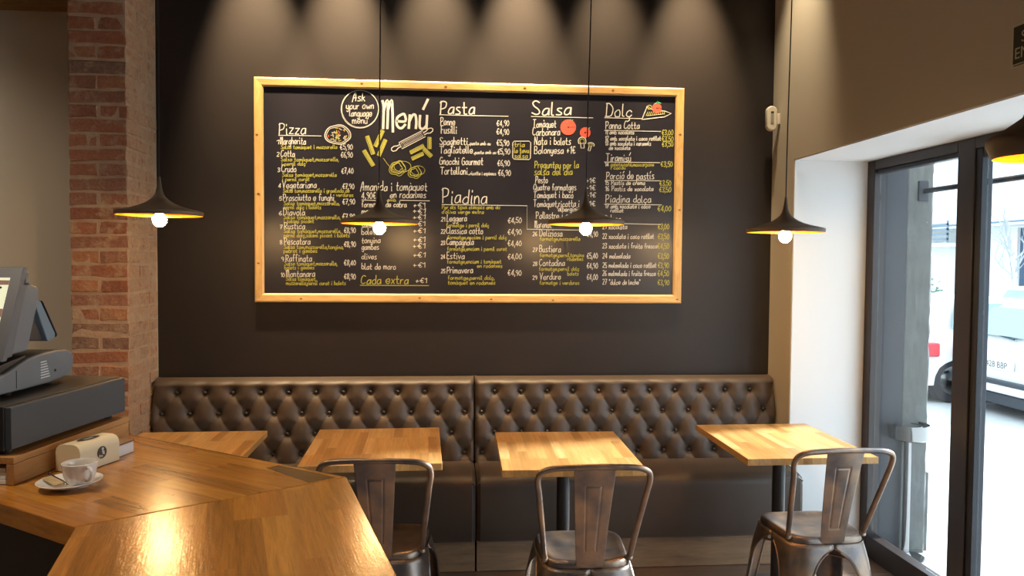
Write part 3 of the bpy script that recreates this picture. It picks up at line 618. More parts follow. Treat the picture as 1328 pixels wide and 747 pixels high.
DRAW=[
('underline',[('w',0.00216,[(-0.941,2.274),(-0.83,2.275),(-0.711,2.275)])]),
('underline',[('w',0.00216,[(-0.491,1.928),(-0.415,1.926)])]),
('underline',[('w',0.00216,[(-0.28,1.929),(-0.118,1.928)])]),
('underline',[('y',0.00216,[(-0.5,1.455),(-0.12,1.455)])]),
('underline',[('w',0.00238,[(-0.064,2.406),(0.064,2.405),(0.319,2.406)])]),
('underline',[('w',0.00216,[(-0.049,1.908),(0.429,1.908),(0.43,1.776),(0.745,1.774)])]),
('underline',[('w',0.00238,[(0.449,2.408),(0.799,2.408)])]),
('underline',[('w',0.00238,[(0.866,2.41),(1.079,2.41)])]),
('underline',[('w',0.00216,[(0.866,2.339),(1.191,2.34)])]),
('underline',[('w',0.00216,[(0.868,2.161),(1.189,2.163)])]),
('underline',[('w',0.00216,[(0.874,2.057),(1.191,2.06)])]),
('underline',[('w',0.00216,[(0.871,1.923),(1.202,1.923)])]),
('underline',[('w',0.00216,[(0.873,1.815),(1.199,1.811)])]),
('chalk_box_outline',[('w',0.00238,[(0.354,2.268),(0.437,2.27),(0.447,2.262),(0.446,2.175),(0.438,2.167),(0.355,2.167),(0.346,2.176),(0.346,2.26),(0.354,2.268)])]),
('chalk_circle',[('w',0.00238,[(-0.399,2.429),(-0.401,2.406),(-0.409,2.384),(-0.421,2.364),(-0.437,2.347),(-0.457,2.334),(-0.478,2.326),(-0.501,2.323),(-0.524,2.325),(-0.545,2.332),(-0.565,2.344),(-0.581,2.36),(-0.593,2.38),(-0.6,2.402),(-0.603,2.424),(-0.6,2.448),(-0.593,2.47),(-0.581,2.49),(-0.564,2.506),(-0.545,2.519),(-0.524,2.527),(-0.501,2.53),(-0.478,2.528),(-0.457,2.521),(-0.437,2.509),(-0.421,2.493),(-0.409,2.474),(-0.401,2.452),(-0.399,2.429)]),('w',0.0013,[(-0.4,2.431),(-0.403,2.408),(-0.41,2.387),(-0.422,2.367),(-0.438,2.351),(-0.457,2.338),(-0.478,2.33),(-0.5,2.327),(-0.522,2.329),(-0.543,2.336),(-0.562,2.348),(-0.577,2.364),(-0.589,2.383),(-0.597,2.404),(-0.599,2.426),(-0.597,2.449),(-0.589,2.47),(-0.577,2.49),(-0.562,2.506),(-0.543,2.519),(-0.522,2.527),(-0.5,2.53),(-0.478,2.528),(-0.457,2.521),(-0.438,2.509),(-0.422,2.494),(-0.41,2.475),(-0.403,2.453),(-0.4,2.431)])]),
('pizza_drawing',[('w',0.00324,[(-0.551,2.286),(-0.551,2.274),(-0.556,2.264),(-0.565,2.255),(-0.577,2.245),(-0.591,2.237),(-0.606,2.232),(-0.621,2.233),(-0.637,2.236),(-0.652,2.239),(-0.666,2.243),(-0.678,2.25),(-0.687,2.26),(-0.691,2.272),(-0.691,2.283),(-0.688,2.295),(-0.682,2.307),(-0.674,2.317),(-0.664,2.325),(-0.652,2.329),(-0.637,2.333),(-0.621,2.337),(-0.605,2.338),(-0.591,2.334),(-0.578,2.326),(-0.568,2.317),(-0.56,2.308),(-0.554,2.298),(-0.551,2.286)]),('w',0.00194,[(-0.56,2.286),(-0.56,2.276),(-0.563,2.268),(-0.571,2.261),(-0.582,2.252),(-0.595,2.244),(-0.608,2.24),(-0.621,2.241),(-0.634,2.245),(-0.647,2.247),(-0.66,2.249),(-0.671,2.255),(-0.679,2.264),(-0.683,2.274),(-0.682,2.283),(-0.679,2.293),(-0.673,2.303),(-0.667,2.313),(-0.658,2.318),(-0.648,2.321),(-0.635,2.324),(-0.621,2.328),(-0.607,2.33),(-0.594,2.327),(-0.584,2.319),(-0.576,2.311),(-0.569,2.304),(-0.564,2.296),(-0.56,2.286)]),('y',0.00238,[(-0.622,2.278),(-0.617,2.268)]),('y',0.00238,[(-0.614,2.288),(-0.616,2.277)]),('w',0.00238,[(-0.613,2.318),(-0.601,2.311)]),('y',0.00238,[(-0.644,2.263),(-0.657,2.257)]),('y',0.00238,[(-0.604,2.254),(-0.616,2.248)]),('r',0.00238,[(-0.618,2.304),(-0.61,2.295)]),('y',0.00238,[(-0.58,2.314),(-0.593,2.309)]),('w',0.00238,[(-0.583,2.276),(-0.59,2.266)]),('w',0.00238,[(-0.626,2.271),(-0.616,2.263)]),('r',0.00238,[(-0.624,2.291),(-0.614,2.283)]),('y',0.00238,[(-0.586,2.313),(-0.586,2.302)]),('y',0.00238,[(-0.647,2.281),(-0.645,2.27)]),('w',0.00238,[(-0.645,2.255),(-0.63,2.253)]),('r',0.00238,[(-0.672,2.281),(-0.672,2.27)]),('y',0.00238,[(-0.644,2.281),(-0.659,2.28)]),('y',0.00238,[(-0.573,2.277),(-0.579,2.267)]),('y',0.00238,[(-0.621,2.268),(-0.632,2.259)]),('w',0.00238,[(-0.641,2.301),(-0.633,2.292)]),('y',0.00238,[(-0.627,2.308),(-0.63,2.297)]),('w',0.00238,[(-0.59,2.266),(-0.58,2.257)]),('y',0.00238,[(-0.572,2.28),(-0.586,2.275)]),('y',0.00238,[(-0.634,2.32),(-0.619,2.319)]),('w',0.00238,[(-0.627,2.277),(-0.633,2.267)]),('y',0.00238,[(-0.625,2.299),(-0.63,2.288)]),('y',0.00238,[(-0.626,2.273),(-0.63,2.262)]),('y',0.00238,[(-0.631,2.282),(-0.616,2.281)]),('w',0.00238,[(-0.645,2.26),(-0.66,2.259)]),('y',0.00238,[(-0.581,2.27),(-0.577,2.26)]),('w',0.00238,[(-0.607,2.283),(-0.616,2.275)]),('y',0.00238,[(-0.638,2.297),(-0.623,2.296)]),('w',0.00238,[(-0.654,2.295),(-0.64,2.294)]),('y',0.00238,[(-0.632,2.255),(-0.638,2.245)]),('w',0.00238,[(-0.649,2.287),(-0.645,2.276)]),('y',0.00238,[(-0.611,2.266),(-0.618,2.256)])]),
('rolling_pin_drawing',[('w',0.00259,[(-0.287,2.248),(-0.159,2.316),(-0.142,2.283),(-0.27,2.214),(-0.287,2.248)]),('w',0.0013,[(-0.276,2.245),(-0.163,2.305),(-0.153,2.286),(-0.266,2.226),(-0.276,2.245)]),('w',0.00302,[(-0.282,2.237),(-0.297,2.229),(-0.315,2.227),(-0.328,2.216),(-0.328,2.205),(-0.32,2.199),(-0.303,2.203),(-0.291,2.218),(-0.276,2.226)]),('w',0.00302,[(-0.153,2.305),(-0.138,2.313),(-0.126,2.328),(-0.109,2.332),(-0.101,2.326),(-0.101,2.315),(-0.114,2.304),(-0.132,2.302),(-0.147,2.294)]),('w',0.00108,[(-0.269,2.249),(-0.253,2.233)]),('w',0.00108,[(-0.261,2.253),(-0.246,2.237)]),('w',0.00108,[(-0.253,2.257),(-0.238,2.241)]),('w',0.00108,[(-0.246,2.261),(-0.231,2.245)]),('w',0.00108,[(-0.238,2.265),(-0.223,2.249)]),('w',0.00108,[(-0.231,2.269),(-0.215,2.253)]),('w',0.00108,[(-0.223,2.273),(-0.208,2.257)]),('w',0.00108,[(-0.216,2.277),(-0.2,2.261)]),('w',0.00108,[(-0.208,2.281),(-0.193,2.265)]),('w',0.00108,[(-0.201,2.285),(-0.185,2.269)]),('w',0.00108,[(-0.193,2.289),(-0.178,2.273)]),('w',0.00108,[(-0.185,2.293),(-0.17,2.277)]),('w',0.00108,[(-0.178,2.297),(-0.162,2.281)]),('w',0.00108,[(-0.17,2.301),(-0.155,2.285)])]),
('penne_drawing',[('y',0.00216,[(-0.471,2.276),(-0.437,2.177),(-0.419,2.184),(-0.453,2.283),(-0.471,2.276)]),('y',0.00216,[(-0.457,2.281),(-0.423,2.182)]),('y',0.00216,[(-0.461,2.28),(-0.427,2.181)]),('y',0.00216,[(-0.465,2.278),(-0.431,2.18)])]),
('penne_drawing',[('y',0.00216,[(-0.384,2.317),(-0.426,2.227),(-0.409,2.219),(-0.367,2.309),(-0.384,2.317)]),('y',0.00216,[(-0.371,2.311),(-0.413,2.221)]),('y',0.00216,[(-0.375,2.313),(-0.416,2.223)]),('y',0.00216,[(-0.379,2.314),(-0.42,2.225)])]),
('penne_drawing',[('y',0.00216,[(-0.369,2.266),(-0.407,2.176),(-0.39,2.169),(-0.352,2.259),(-0.369,2.266)]),('y',0.00216,[(-0.356,2.261),(-0.394,2.171)]),('y',0.00216,[(-0.36,2.262),(-0.398,2.172)]),('y',0.00216,[(-0.364,2.264),(-0.402,2.174)])]),
('penne_drawing',[('y',0.00216,[(-0.487,2.196),(-0.436,2.112),(-0.42,2.122),(-0.471,2.206),(-0.487,2.196)]),('y',0.00216,[(-0.474,2.204),(-0.424,2.12)]),('y',0.00216,[(-0.478,2.201),(-0.427,2.117)]),('y',0.00216,[(-0.482,2.199),(-0.431,2.115)])]),
('penne_drawing',[('y',0.00216,[(-0.155,2.241),(-0.229,2.201),(-0.221,2.185),(-0.146,2.224),(-0.155,2.241)]),('y',0.00216,[(-0.148,2.228),(-0.223,2.188)]),('y',0.00216,[(-0.15,2.232),(-0.225,2.192)]),('y',0.00216,[(-0.152,2.236),(-0.227,2.196)])]),
('penne_drawing',[('y',0.00216,[(-0.157,2.198),(-0.22,2.167),(-0.212,2.151),(-0.149,2.182),(-0.157,2.198)]),('y',0.00216,[(-0.151,2.185),(-0.214,2.154)]),('y',0.00216,[(-0.152,2.189),(-0.216,2.158)]),('y',0.00216,[(-0.154,2.193),(-0.218,2.162)])]),
('penne_drawing',[('y',0.00216,[(-0.157,2.209),(-0.115,2.167),(-0.101,2.181),(-0.144,2.222),(-0.157,2.209)]),('y',0.00216,[(-0.147,2.219),(-0.104,2.177)]),('y',0.00216,[(-0.15,2.216),(-0.107,2.174)]),('y',0.00216,[(-0.153,2.213),(-0.11,2.171)])]),
('penne_drawing',[('y',0.00216,[(-0.128,2.28),(-0.128,2.216),(-0.109,2.216),(-0.11,2.28),(-0.128,2.28)]),('y',0.00216,[(-0.114,2.28),(-0.114,2.216)]),('y',0.00216,[(-0.118,2.28),(-0.118,2.216)]),('y',0.00216,[(-0.122,2.28),(-0.122,2.216)])]),
('spaghetti_drawing',[('y',0.00173,[(-0.25,2.105),(-0.249,2.096),(-0.251,2.09),(-0.257,2.084),(-0.266,2.076),(-0.276,2.067),(-0.286,2.063),(-0.295,2.066),(-0.304,2.071),(-0.314,2.073),(-0.324,2.073),(-0.333,2.077),(-0.339,2.086),(-0.341,2.096),(-0.339,2.104),(-0.336,2.112),(-0.331,2.122),(-0.327,2.13),(-0.322,2.135),(-0.315,2.136),(-0.306,2.138),(-0.295,2.143),(-0.284,2.146),(-0.275,2.142),(-0.268,2.134),(-0.263,2.126),(-0.259,2.121),(-0.254,2.114),(-0.25,2.105)]),('y',0.00173,[(-0.252,2.114),(-0.25,2.106),(-0.252,2.101),(-0.257,2.096),(-0.265,2.088),(-0.274,2.081),(-0.282,2.077),(-0.29,2.08),(-0.298,2.085),(-0.306,2.086),(-0.315,2.086),(-0.323,2.089),(-0.328,2.097),(-0.33,2.105),(-0.328,2.112),(-0.325,2.119),(-0.321,2.128),(-0.317,2.136),(-0.313,2.139),(-0.307,2.139),(-0.3,2.141),(-0.29,2.146),(-0.281,2.149),(-0.273,2.146),(-0.268,2.138),(-0.263,2.131),(-0.26,2.127),(-0.256,2.121),(-0.252,2.114)]),('y',0.00173,[(-0.267,2.105),(-0.265,2.099),(-0.266,2.094),(-0.271,2.091),(-0.278,2.084),(-0.285,2.077),(-0.292,2.074),(-0.299,2.077),(-0.305,2.082),(-0.312,2.083),(-0.32,2.082),(-0.327,2.084),(-0.331,2.091),(-0.332,2.098),(-0.331,2.104),(-0.327,2.11),(-0.324,2.117),(-0.321,2.124),(-0.317,2.126),(-0.313,2.126),(-0.307,2.127),(-0.299,2.132),(-0.291,2.135),(-0.285,2.132),(-0.28,2.125),(-0.277,2.119),(-0.274,2.116),(-0.27,2.111),(-0.267,2.105)]),('y',0.00173,[(-0.271,2.113),(-0.269,2.108),(-0.27,2.105),(-0.273,2.102),(-0.279,2.097),(-0.286,2.09),(-0.291,2.088),(-0.296,2.091),(-0.301,2.095),(-0.307,2.096),(-0.313,2.095),(-0.319,2.096),(-0.323,2.102),(-0.324,2.108),(-0.322,2.112),(-0.319,2.117),(-0.316,2.123),(-0.313,2.128),(-0.311,2.13),(-0.308,2.129),(-0.303,2.13),(-0.296,2.134),(-0.29,2.138),(-0.285,2.135),(-0.282,2.129),(-0.279,2.124),(-0.277,2.121),(-0.274,2.118),(-0.271,2.113)]),('y',0.00151,[(-0.221,2.116),(-0.222,2.11),(-0.225,2.103),(-0.231,2.098),(-0.238,2.093),(-0.247,2.089),(-0.257,2.087),(-0.267,2.086),(-0.278,2.086),(-0.288,2.088),(-0.296,2.092),(-0.304,2.096),(-0.309,2.102),(-0.313,2.108),(-0.314,2.115),(-0.313,2.121),(-0.309,2.128),(-0.304,2.133),(-0.296,2.138),(-0.288,2.142),(-0.278,2.144),(-0.267,2.145),(-0.257,2.145),(-0.247,2.143),(-0.238,2.139),(-0.231,2.135),(-0.225,2.129),(-0.222,2.123),(-0.221,2.116)]),('y',0.0013,[(-0.373,2.16),(-0.352,2.131),(-0.331,2.106)]),('y',0.00173,[(-0.163,2.085),(-0.162,2.077),(-0.164,2.072),(-0.168,2.067),(-0.176,2.06),(-0.184,2.053),(-0.192,2.05),(-0.199,2.052),(-0.207,2.056),(-0.215,2.058),(-0.223,2.058),(-0.23,2.062),(-0.235,2.069),(-0.237,2.077),(-0.235,2.084),(-0.232,2.091),(-0.229,2.099),(-0.225,2.106),(-0.221,2.11),(-0.215,2.11),(-0.208,2.112),(-0.199,2.116),(-0.191,2.119),(-0.183,2.116),(-0.178,2.109),(-0.173,2.103),(-0.17,2.098),(-0.166,2.092),(-0.163,2.085)]),('y',0.00173,[(-0.166,2.09),(-0.165,2.084),(-0.166,2.079),(-0.17,2.075),(-0.176,2.07),(-0.183,2.063),(-0.189,2.061),(-0.195,2.063),(-0.201,2.067),(-0.208,2.068),(-0.215,2.068),(-0.221,2.07),(-0.225,2.077),(-0.226,2.083),(-0.225,2.089),(-0.222,2.095),(-0.219,2.101),(-0.216,2.108),(-0.213,2.11),(-0.209,2.111),(-0.203,2.112),(-0.195,2.116),(-0.188,2.118),(-0.182,2.116),(-0.178,2.11),(-0.175,2.104),(-0.172,2.1),(-0.169,2.096),(-0.166,2.09)]),('y',0.00173,[(-0.18,2.085),(-0.178,2.08),(-0.179,2.077),(-0.182,2.074),(-0.187,2.069),(-0.193,2.063),(-0.198,2.061),(-0.202,2.063),(-0.207,2.067),(-0.212,2.068),(-0.217,2.067),(-0.222,2.069),(-0.226,2.074),(-0.227,2.08),(-0.225,2.084),(-0.222,2.088),(-0.22,2.094),(-0.218,2.099),(-0.216,2.101),(-0.213,2.101),(-0.208,2.102),(-0.203,2.105),(-0.197,2.108),(-0.192,2.106),(-0.189,2.1),(-0.187,2.096),(-0.185,2.093),(-0.183,2.09),(-0.18,2.085)]),('y',0.0013,[(-0.144,2.096),(-0.145,2.091),(-0.148,2.085),(-0.152,2.08),(-0.158,2.076),(-0.166,2.073),(-0.174,2.071),(-0.182,2.07),(-0.191,2.071),(-0.199,2.072),(-0.206,2.075),(-0.212,2.079),(-0.217,2.084),(-0.22,2.089),(-0.221,2.095),(-0.22,2.101),(-0.217,2.106),(-0.212,2.111),(-0.206,2.115),(-0.199,2.118),(-0.191,2.12),(-0.182,2.121),(-0.174,2.121),(-0.166,2.119),(-0.158,2.116),(-0.152,2.112),(-0.148,2.107),(-0.145,2.102),(-0.144,2.096)])]),
('tomato_drawing',[('r',0.00281,[(0.701,2.353),(0.699,2.34),(0.693,2.329),(0.684,2.319),(0.673,2.313),(0.66,2.311),(0.647,2.312),(0.635,2.318),(0.625,2.327),(0.619,2.339),(0.617,2.351),(0.619,2.364),(0.625,2.376),(0.634,2.385),(0.646,2.391),(0.659,2.394),(0.672,2.392),(0.684,2.386),(0.693,2.377),(0.699,2.366),(0.701,2.353)]),('r',0.00281,[(0.696,2.353),(0.695,2.342),(0.689,2.331),(0.681,2.323),(0.671,2.318),(0.66,2.316),(0.648,2.317),(0.638,2.322),(0.629,2.33),(0.624,2.34),(0.622,2.351),(0.624,2.363),(0.629,2.373),(0.637,2.381),(0.647,2.387),(0.659,2.389),(0.67,2.387),(0.681,2.382),(0.689,2.374),(0.694,2.364),(0.696,2.353)]),('r',0.00281,[(0.691,2.353),(0.69,2.343),(0.685,2.334),(0.678,2.327),(0.669,2.322),(0.659,2.321),(0.65,2.322),(0.641,2.326),(0.633,2.333),(0.629,2.342),(0.627,2.351),(0.629,2.361),(0.633,2.37),(0.64,2.377),(0.649,2.382),(0.659,2.384),(0.669,2.382),(0.678,2.378),(0.685,2.371),(0.69,2.363),(0.691,2.353)]),('r',0.00281,[(0.686,2.353),(0.685,2.344),(0.681,2.337),(0.675,2.331),(0.668,2.327),(0.659,2.326),(0.651,2.327),(0.643,2.33),(0.637,2.336),(0.634,2.343),(0.632,2.352),(0.633,2.36),(0.637,2.367),(0.643,2.373),(0.651,2.377),(0.659,2.379),(0.667,2.378),(0.675,2.374),(0.681,2.368),(0.685,2.361),(0.686,2.353)]),('r',0.00281,[(0.681,2.353),(0.68,2.346),(0.677,2.34),(0.672,2.335),(0.666,2.332),(0.659,2.331),(0.653,2.331),(0.646,2.334),(0.642,2.339),(0.638,2.345),(0.637,2.352),(0.638,2.358),(0.641,2.364),(0.646,2.369),(0.652,2.373),(0.659,2.374),(0.666,2.373),(0.672,2.37),(0.677,2.365),(0.68,2.359),(0.681,2.353)]),('r',0.00281,[(0.676,2.353),(0.675,2.347),(0.673,2.343),(0.669,2.339),(0.665,2.336),(0.659,2.336),(0.654,2.336),(0.649,2.339),(0.646,2.342),(0.643,2.347),(0.642,2.352),(0.643,2.357),(0.645,2.362),(0.649,2.365),(0.654,2.368),(0.659,2.369),(0.664,2.368),(0.669,2.366),(0.673,2.362),(0.675,2.358),(0.676,2.353)]),('r',0.00281,[(0.671,2.352),(0.67,2.349),(0.669,2.346),(0.666,2.343),(0.663,2.341),(0.659,2.341),(0.656,2.341),(0.652,2.343),(0.65,2.345),(0.648,2.348),(0.647,2.352),(0.648,2.356),(0.649,2.359),(0.652,2.361),(0.655,2.363),(0.659,2.364),(0.663,2.363),(0.666,2.362),(0.669,2.359),(0.67,2.356),(0.671,2.352)]),('r',0.00281,[(0.666,2.352),(0.666,2.35),(0.665,2.348),(0.663,2.347),(0.661,2.346),(0.659,2.345),(0.657,2.346),(0.655,2.347),(0.654,2.348),(0.653,2.35),(0.652,2.352),(0.653,2.354),(0.654,2.356),(0.655,2.357),(0.657,2.358),(0.659,2.359),(0.661,2.359),(0.663,2.358),(0.665,2.356),(0.666,2.354),(0.666,2.352)]),('g',0.00302,[(0.663,2.389),(0.672,2.4),(0.668,2.385),(0.685,2.394)]),('r',0.00281,[(0.784,2.325),(0.783,2.316),(0.779,2.308),(0.773,2.302),(0.765,2.298),(0.756,2.296),(0.748,2.297),(0.74,2.301),(0.734,2.307),(0.729,2.315),(0.728,2.323),(0.729,2.332),(0.733,2.34),(0.739,2.346),(0.747,2.35),(0.756,2.352),(0.765,2.35),(0.772,2.347),(0.779,2.341),(0.783,2.333),(0.784,2.325)]),('r',0.00281,[(0.779,2.324),(0.778,2.317),(0.775,2.311),(0.77,2.306),(0.764,2.302),(0.756,2.301),(0.749,2.302),(0.743,2.305),(0.738,2.31),(0.734,2.316),(0.733,2.323),(0.734,2.331),(0.737,2.337),(0.742,2.342),(0.749,2.345),(0.756,2.347),(0.763,2.346),(0.77,2.343),(0.775,2.338),(0.778,2.331),(0.779,2.324)]),('r',0.00281,[(0.774,2.324),(0.773,2.319),(0.771,2.314),(0.767,2.31),(0.762,2.307),(0.756,2.306),(0.751,2.307),(0.746,2.309),(0.742,2.313),(0.739,2.318),(0.738,2.324),(0.739,2.329),(0.741,2.334),(0.745,2.338),(0.75,2.341),(0.756,2.342),(0.762,2.341),(0.767,2.339),(0.771,2.335),(0.773,2.33),(0.774,2.324)]),('r',0.00281,[(0.769,2.324),(0.769,2.32),(0.767,2.317),(0.764,2.314),(0.76,2.312),(0.756,2.311),(0.752,2.312),(0.749,2.313),(0.746,2.316),(0.744,2.32),(0.743,2.324),(0.744,2.328),(0.746,2.331),(0.748,2.334),(0.752,2.336),(0.756,2.337),(0.76,2.336),(0.764,2.334),(0.767,2.332),(0.768,2.328),(0.769,2.324)]),('r',0.00281,[(0.764,2.324),(0.764,2.322),(0.763,2.32),(0.761,2.318),(0.759,2.317),(0.756,2.316),(0.754,2.316),(0.752,2.318),(0.75,2.319),(0.749,2.321),(0.748,2.324),(0.749,2.326),(0.75,2.328),(0.751,2.33),(0.754,2.331),(0.756,2.332),(0.759,2.331),(0.761,2.33),(0.763,2.329),(0.764,2.327),(0.764,2.324)]),('g',0.00302,[(0.76,2.347),(0.769,2.358),(0.765,2.343),(0.782,2.352)]),('w',0.0013,[(0.631,2.36),(0.631,2.362),(0.631,2.363),(0.631,2.365),(0.631,2.366),(0.632,2.367),(0.632,2.369),(0.633,2.37),(0.634,2.371),(0.635,2.372),(0.636,2.373),(0.637,2.375),(0.638,2.376),(0.639,2.376),(0.64,2.377),(0.642,2.378),(0.643,2.379),(0.644,2.379),(0.646,2.379),(0.647,2.38),(0.649,2.38),(0.65,2.38),(0.652,2.38),(0.653,2.38),(0.654,2.38),(0.656,2.379),(0.657,2.379),(0.659,2.378),(0.66,2.378)])]),
('mushroom_drawing',[('w',0.00259,[(0.72,2.264),(0.719,2.267),(0.718,2.271),(0.717,2.274),(0.717,2.277),(0.718,2.281),(0.718,2.284),(0.72,2.287),(0.722,2.29),(0.724,2.292),(0.726,2.294),(0.729,2.296),(0.732,2.297),(0.736,2.298),(0.739,2.298),(0.742,2.298),(0.745,2.298),(0.748,2.296),(0.751,2.295),(0.754,2.293),(0.756,2.29),(0.758,2.288),(0.759,2.285),(0.76,2.281),(0.761,2.278),(0.761,2.275),(0.761,2.271),(0.76,2.268),(0.758,2.265)]),('w',0.00238,[(0.719,2.263),(0.73,2.263),(0.733,2.237),(0.751,2.237),(0.75,2.263),(0.759,2.263)]),('y',0.00216,[(0.752,2.276),(0.752,2.273),(0.751,2.271),(0.749,2.268),(0.747,2.266),(0.745,2.264),(0.742,2.263),(0.739,2.263),(0.736,2.263),(0.733,2.264),(0.731,2.266),(0.729,2.268),(0.727,2.27),(0.726,2.273),(0.726,2.276),(0.726,2.279),(0.727,2.281),(0.729,2.284),(0.731,2.286),(0.733,2.288),(0.736,2.289),(0.739,2.289),(0.742,2.289),(0.745,2.288),(0.747,2.286),(0.749,2.284),(0.751,2.282),(0.752,2.279),(0.752,2.276)]),('w',0.00259,[(0.77,2.248),(0.769,2.25),(0.768,2.252),(0.768,2.254),(0.768,2.256),(0.768,2.258),(0.769,2.26),(0.77,2.261),(0.772,2.263),(0.774,2.265),(0.776,2.266),(0.779,2.267),(0.782,2.268),(0.785,2.268),(0.788,2.268),(0.791,2.268),(0.794,2.268),(0.796,2.267),(0.799,2.266),(0.802,2.265),(0.804,2.264),(0.805,2.262),(0.807,2.26),(0.808,2.259),(0.808,2.257),(0.808,2.255),(0.808,2.253),(0.807,2.251),(0.805,2.249)]),('w',0.00238,[(0.779,2.246),(0.773,2.225),(0.784,2.221),(0.792,2.247)]),('y',0.00216,[(0.798,2.256),(0.798,2.254),(0.797,2.253),(0.796,2.252),(0.794,2.251),(0.792,2.25),(0.79,2.249),(0.788,2.249),(0.786,2.249),(0.783,2.25),(0.781,2.25),(0.78,2.251),(0.778,2.252),(0.777,2.254),(0.777,2.255),(0.777,2.256),(0.778,2.258),(0.779,2.259),(0.781,2.26),(0.783,2.261),(0.785,2.261),(0.788,2.261),(0.79,2.261),(0.792,2.261),(0.794,2.26),(0.796,2.259),(0.797,2.258),(0.798,2.257),(0.798,2.256)])]),
('cake_drawing',[('w',0.00302,[(1.081,2.405),(1.111,2.481),(1.149,2.458),(1.212,2.456),(1.25,2.443),(1.212,2.423),(1.081,2.405)]),('w',0.00151,[(1.11,2.427),(1.212,2.44)]),('y',0.00216,[(1.105,2.427),(1.116,2.449)]),('y',0.00216,[(1.117,2.428),(1.127,2.449)]),('y',0.00216,[(1.128,2.429),(1.137,2.45)]),('y',0.00216,[(1.14,2.43),(1.148,2.45)]),('y',0.00216,[(1.151,2.432),(1.159,2.451)]),('y',0.00216,[(1.163,2.433),(1.169,2.451)]),('y',0.00216,[(1.175,2.434),(1.18,2.452)]),('y',0.00216,[(1.186,2.435),(1.191,2.452)]),('y',0.00216,[(1.198,2.436),(1.202,2.453)]),('y',0.00216,[(1.209,2.437),(1.212,2.453)]),('y',0.00259,[(1.136,2.476),(1.136,2.473),(1.135,2.471),(1.134,2.468),(1.132,2.467),(1.13,2.465),(1.127,2.464),(1.125,2.464),(1.122,2.464),(1.12,2.465),(1.117,2.466),(1.116,2.468),(1.114,2.47),(1.113,2.472),(1.113,2.475),(1.113,2.478),(1.114,2.48),(1.115,2.482),(1.117,2.484),(1.119,2.485),(1.122,2.486),(1.124,2.487),(1.127,2.486),(1.129,2.486),(1.132,2.484),(1.133,2.483),(1.135,2.48),(1.136,2.478),(1.136,2.476)]),('r',0.00281,[(1.192,2.471),(1.191,2.462),(1.187,2.454),(1.18,2.448),(1.172,2.445),(1.163,2.445),(1.155,2.448),(1.148,2.453),(1.143,2.461),(1.142,2.47),(1.143,2.479),(1.147,2.487),(1.154,2.493),(1.162,2.496),(1.171,2.496),(1.179,2.493),(1.186,2.488),(1.191,2.48),(1.192,2.471)]),('r',0.00281,[(1.188,2.471),(1.186,2.464),(1.183,2.457),(1.178,2.453),(1.171,2.45),(1.164,2.45),(1.157,2.452),(1.151,2.457),(1.148,2.463),(1.146,2.47),(1.148,2.477),(1.151,2.484),(1.156,2.489),(1.163,2.491),(1.17,2.491),(1.177,2.489),(1.183,2.485),(1.186,2.478),(1.188,2.471)]),('r',0.00281,[(1.183,2.471),(1.182,2.465),(1.179,2.461),(1.175,2.457),(1.17,2.455),(1.164,2.455),(1.159,2.456),(1.155,2.46),(1.152,2.465),(1.151,2.47),(1.152,2.476),(1.155,2.481),(1.159,2.484),(1.164,2.486),(1.169,2.487),(1.175,2.485),(1.179,2.481),(1.182,2.476),(1.183,2.471)]),('r',0.00281,[(1.178,2.471),(1.177,2.467),(1.175,2.464),(1.173,2.461),(1.169,2.46),(1.165,2.46),(1.162,2.461),(1.159,2.463),(1.157,2.467),(1.156,2.47),(1.157,2.474),(1.159,2.478),(1.161,2.48),(1.165,2.481),(1.169,2.482),(1.172,2.48),(1.175,2.478),(1.177,2.475),(1.178,2.471)]),('r',0.00281,[(1.173,2.471),(1.173,2.469),(1.172,2.467),(1.17,2.465),(1.168,2.465),(1.166,2.465),(1.164,2.465),(1.162,2.467),(1.161,2.468),(1.161,2.47),(1.161,2.473),(1.162,2.474),(1.164,2.476),(1.166,2.477),(1.168,2.477),(1.17,2.476),(1.171,2.475),(1.173,2.473),(1.173,2.471)]),('g',0.00281,[(1.153,2.495),(1.166,2.502),(1.171,2.515),(1.175,2.503),(1.189,2.499)])]),
]
rt=random.Random(3)
OX,OZ=.130,1.974; YC=-.0112
def write(s,x,z,w,h,col,hw,dz):
    adv=0;gl=[]
    for ch in s:
        if ch==' ': adv+=3.0; continue
        st=strokes(ch); mxw=max([p[0] for q in st for p in q] or [1]); gl.append((adv,st)); adv+=mxw+1.25
    adv-=1.25; sx=w/adv; sz=h/8; B=MB()
    for a,st in gl:
        jy=rt.uniform(-.35,.35); sl=rt.uniform(-.02,.10); k=rt.uniform(.94,1.06)
        for q in st:
            pts=[((a+px_+sl*py_)*sx,(py_*k+jy)*sz) for px_,py_ in q]
            ribbon(B,[(x+u-OX,z+v+dz*u/w-OZ) for u,v in pts],hw,YC-.0001*rt.random())
    o=B.obj('chalk_lettering','chalk_'+col,mb,fix=False)
for t_ in TEXT: write(*t_)
for n_,ls in DRAW:
    bycol={}
    for c_,hw,pts in ls: ribbon(bycol.setdefault(c_,MB()),[(x-OX,z-OZ) for x,z in pts],hw,YC-.0003*rt.random())
    for c_,B in bycol.items(): B.obj('chalk_'+n_ if not n_.startswith('chalk') else n_,'chalk_'+c_,mb,fix=False)
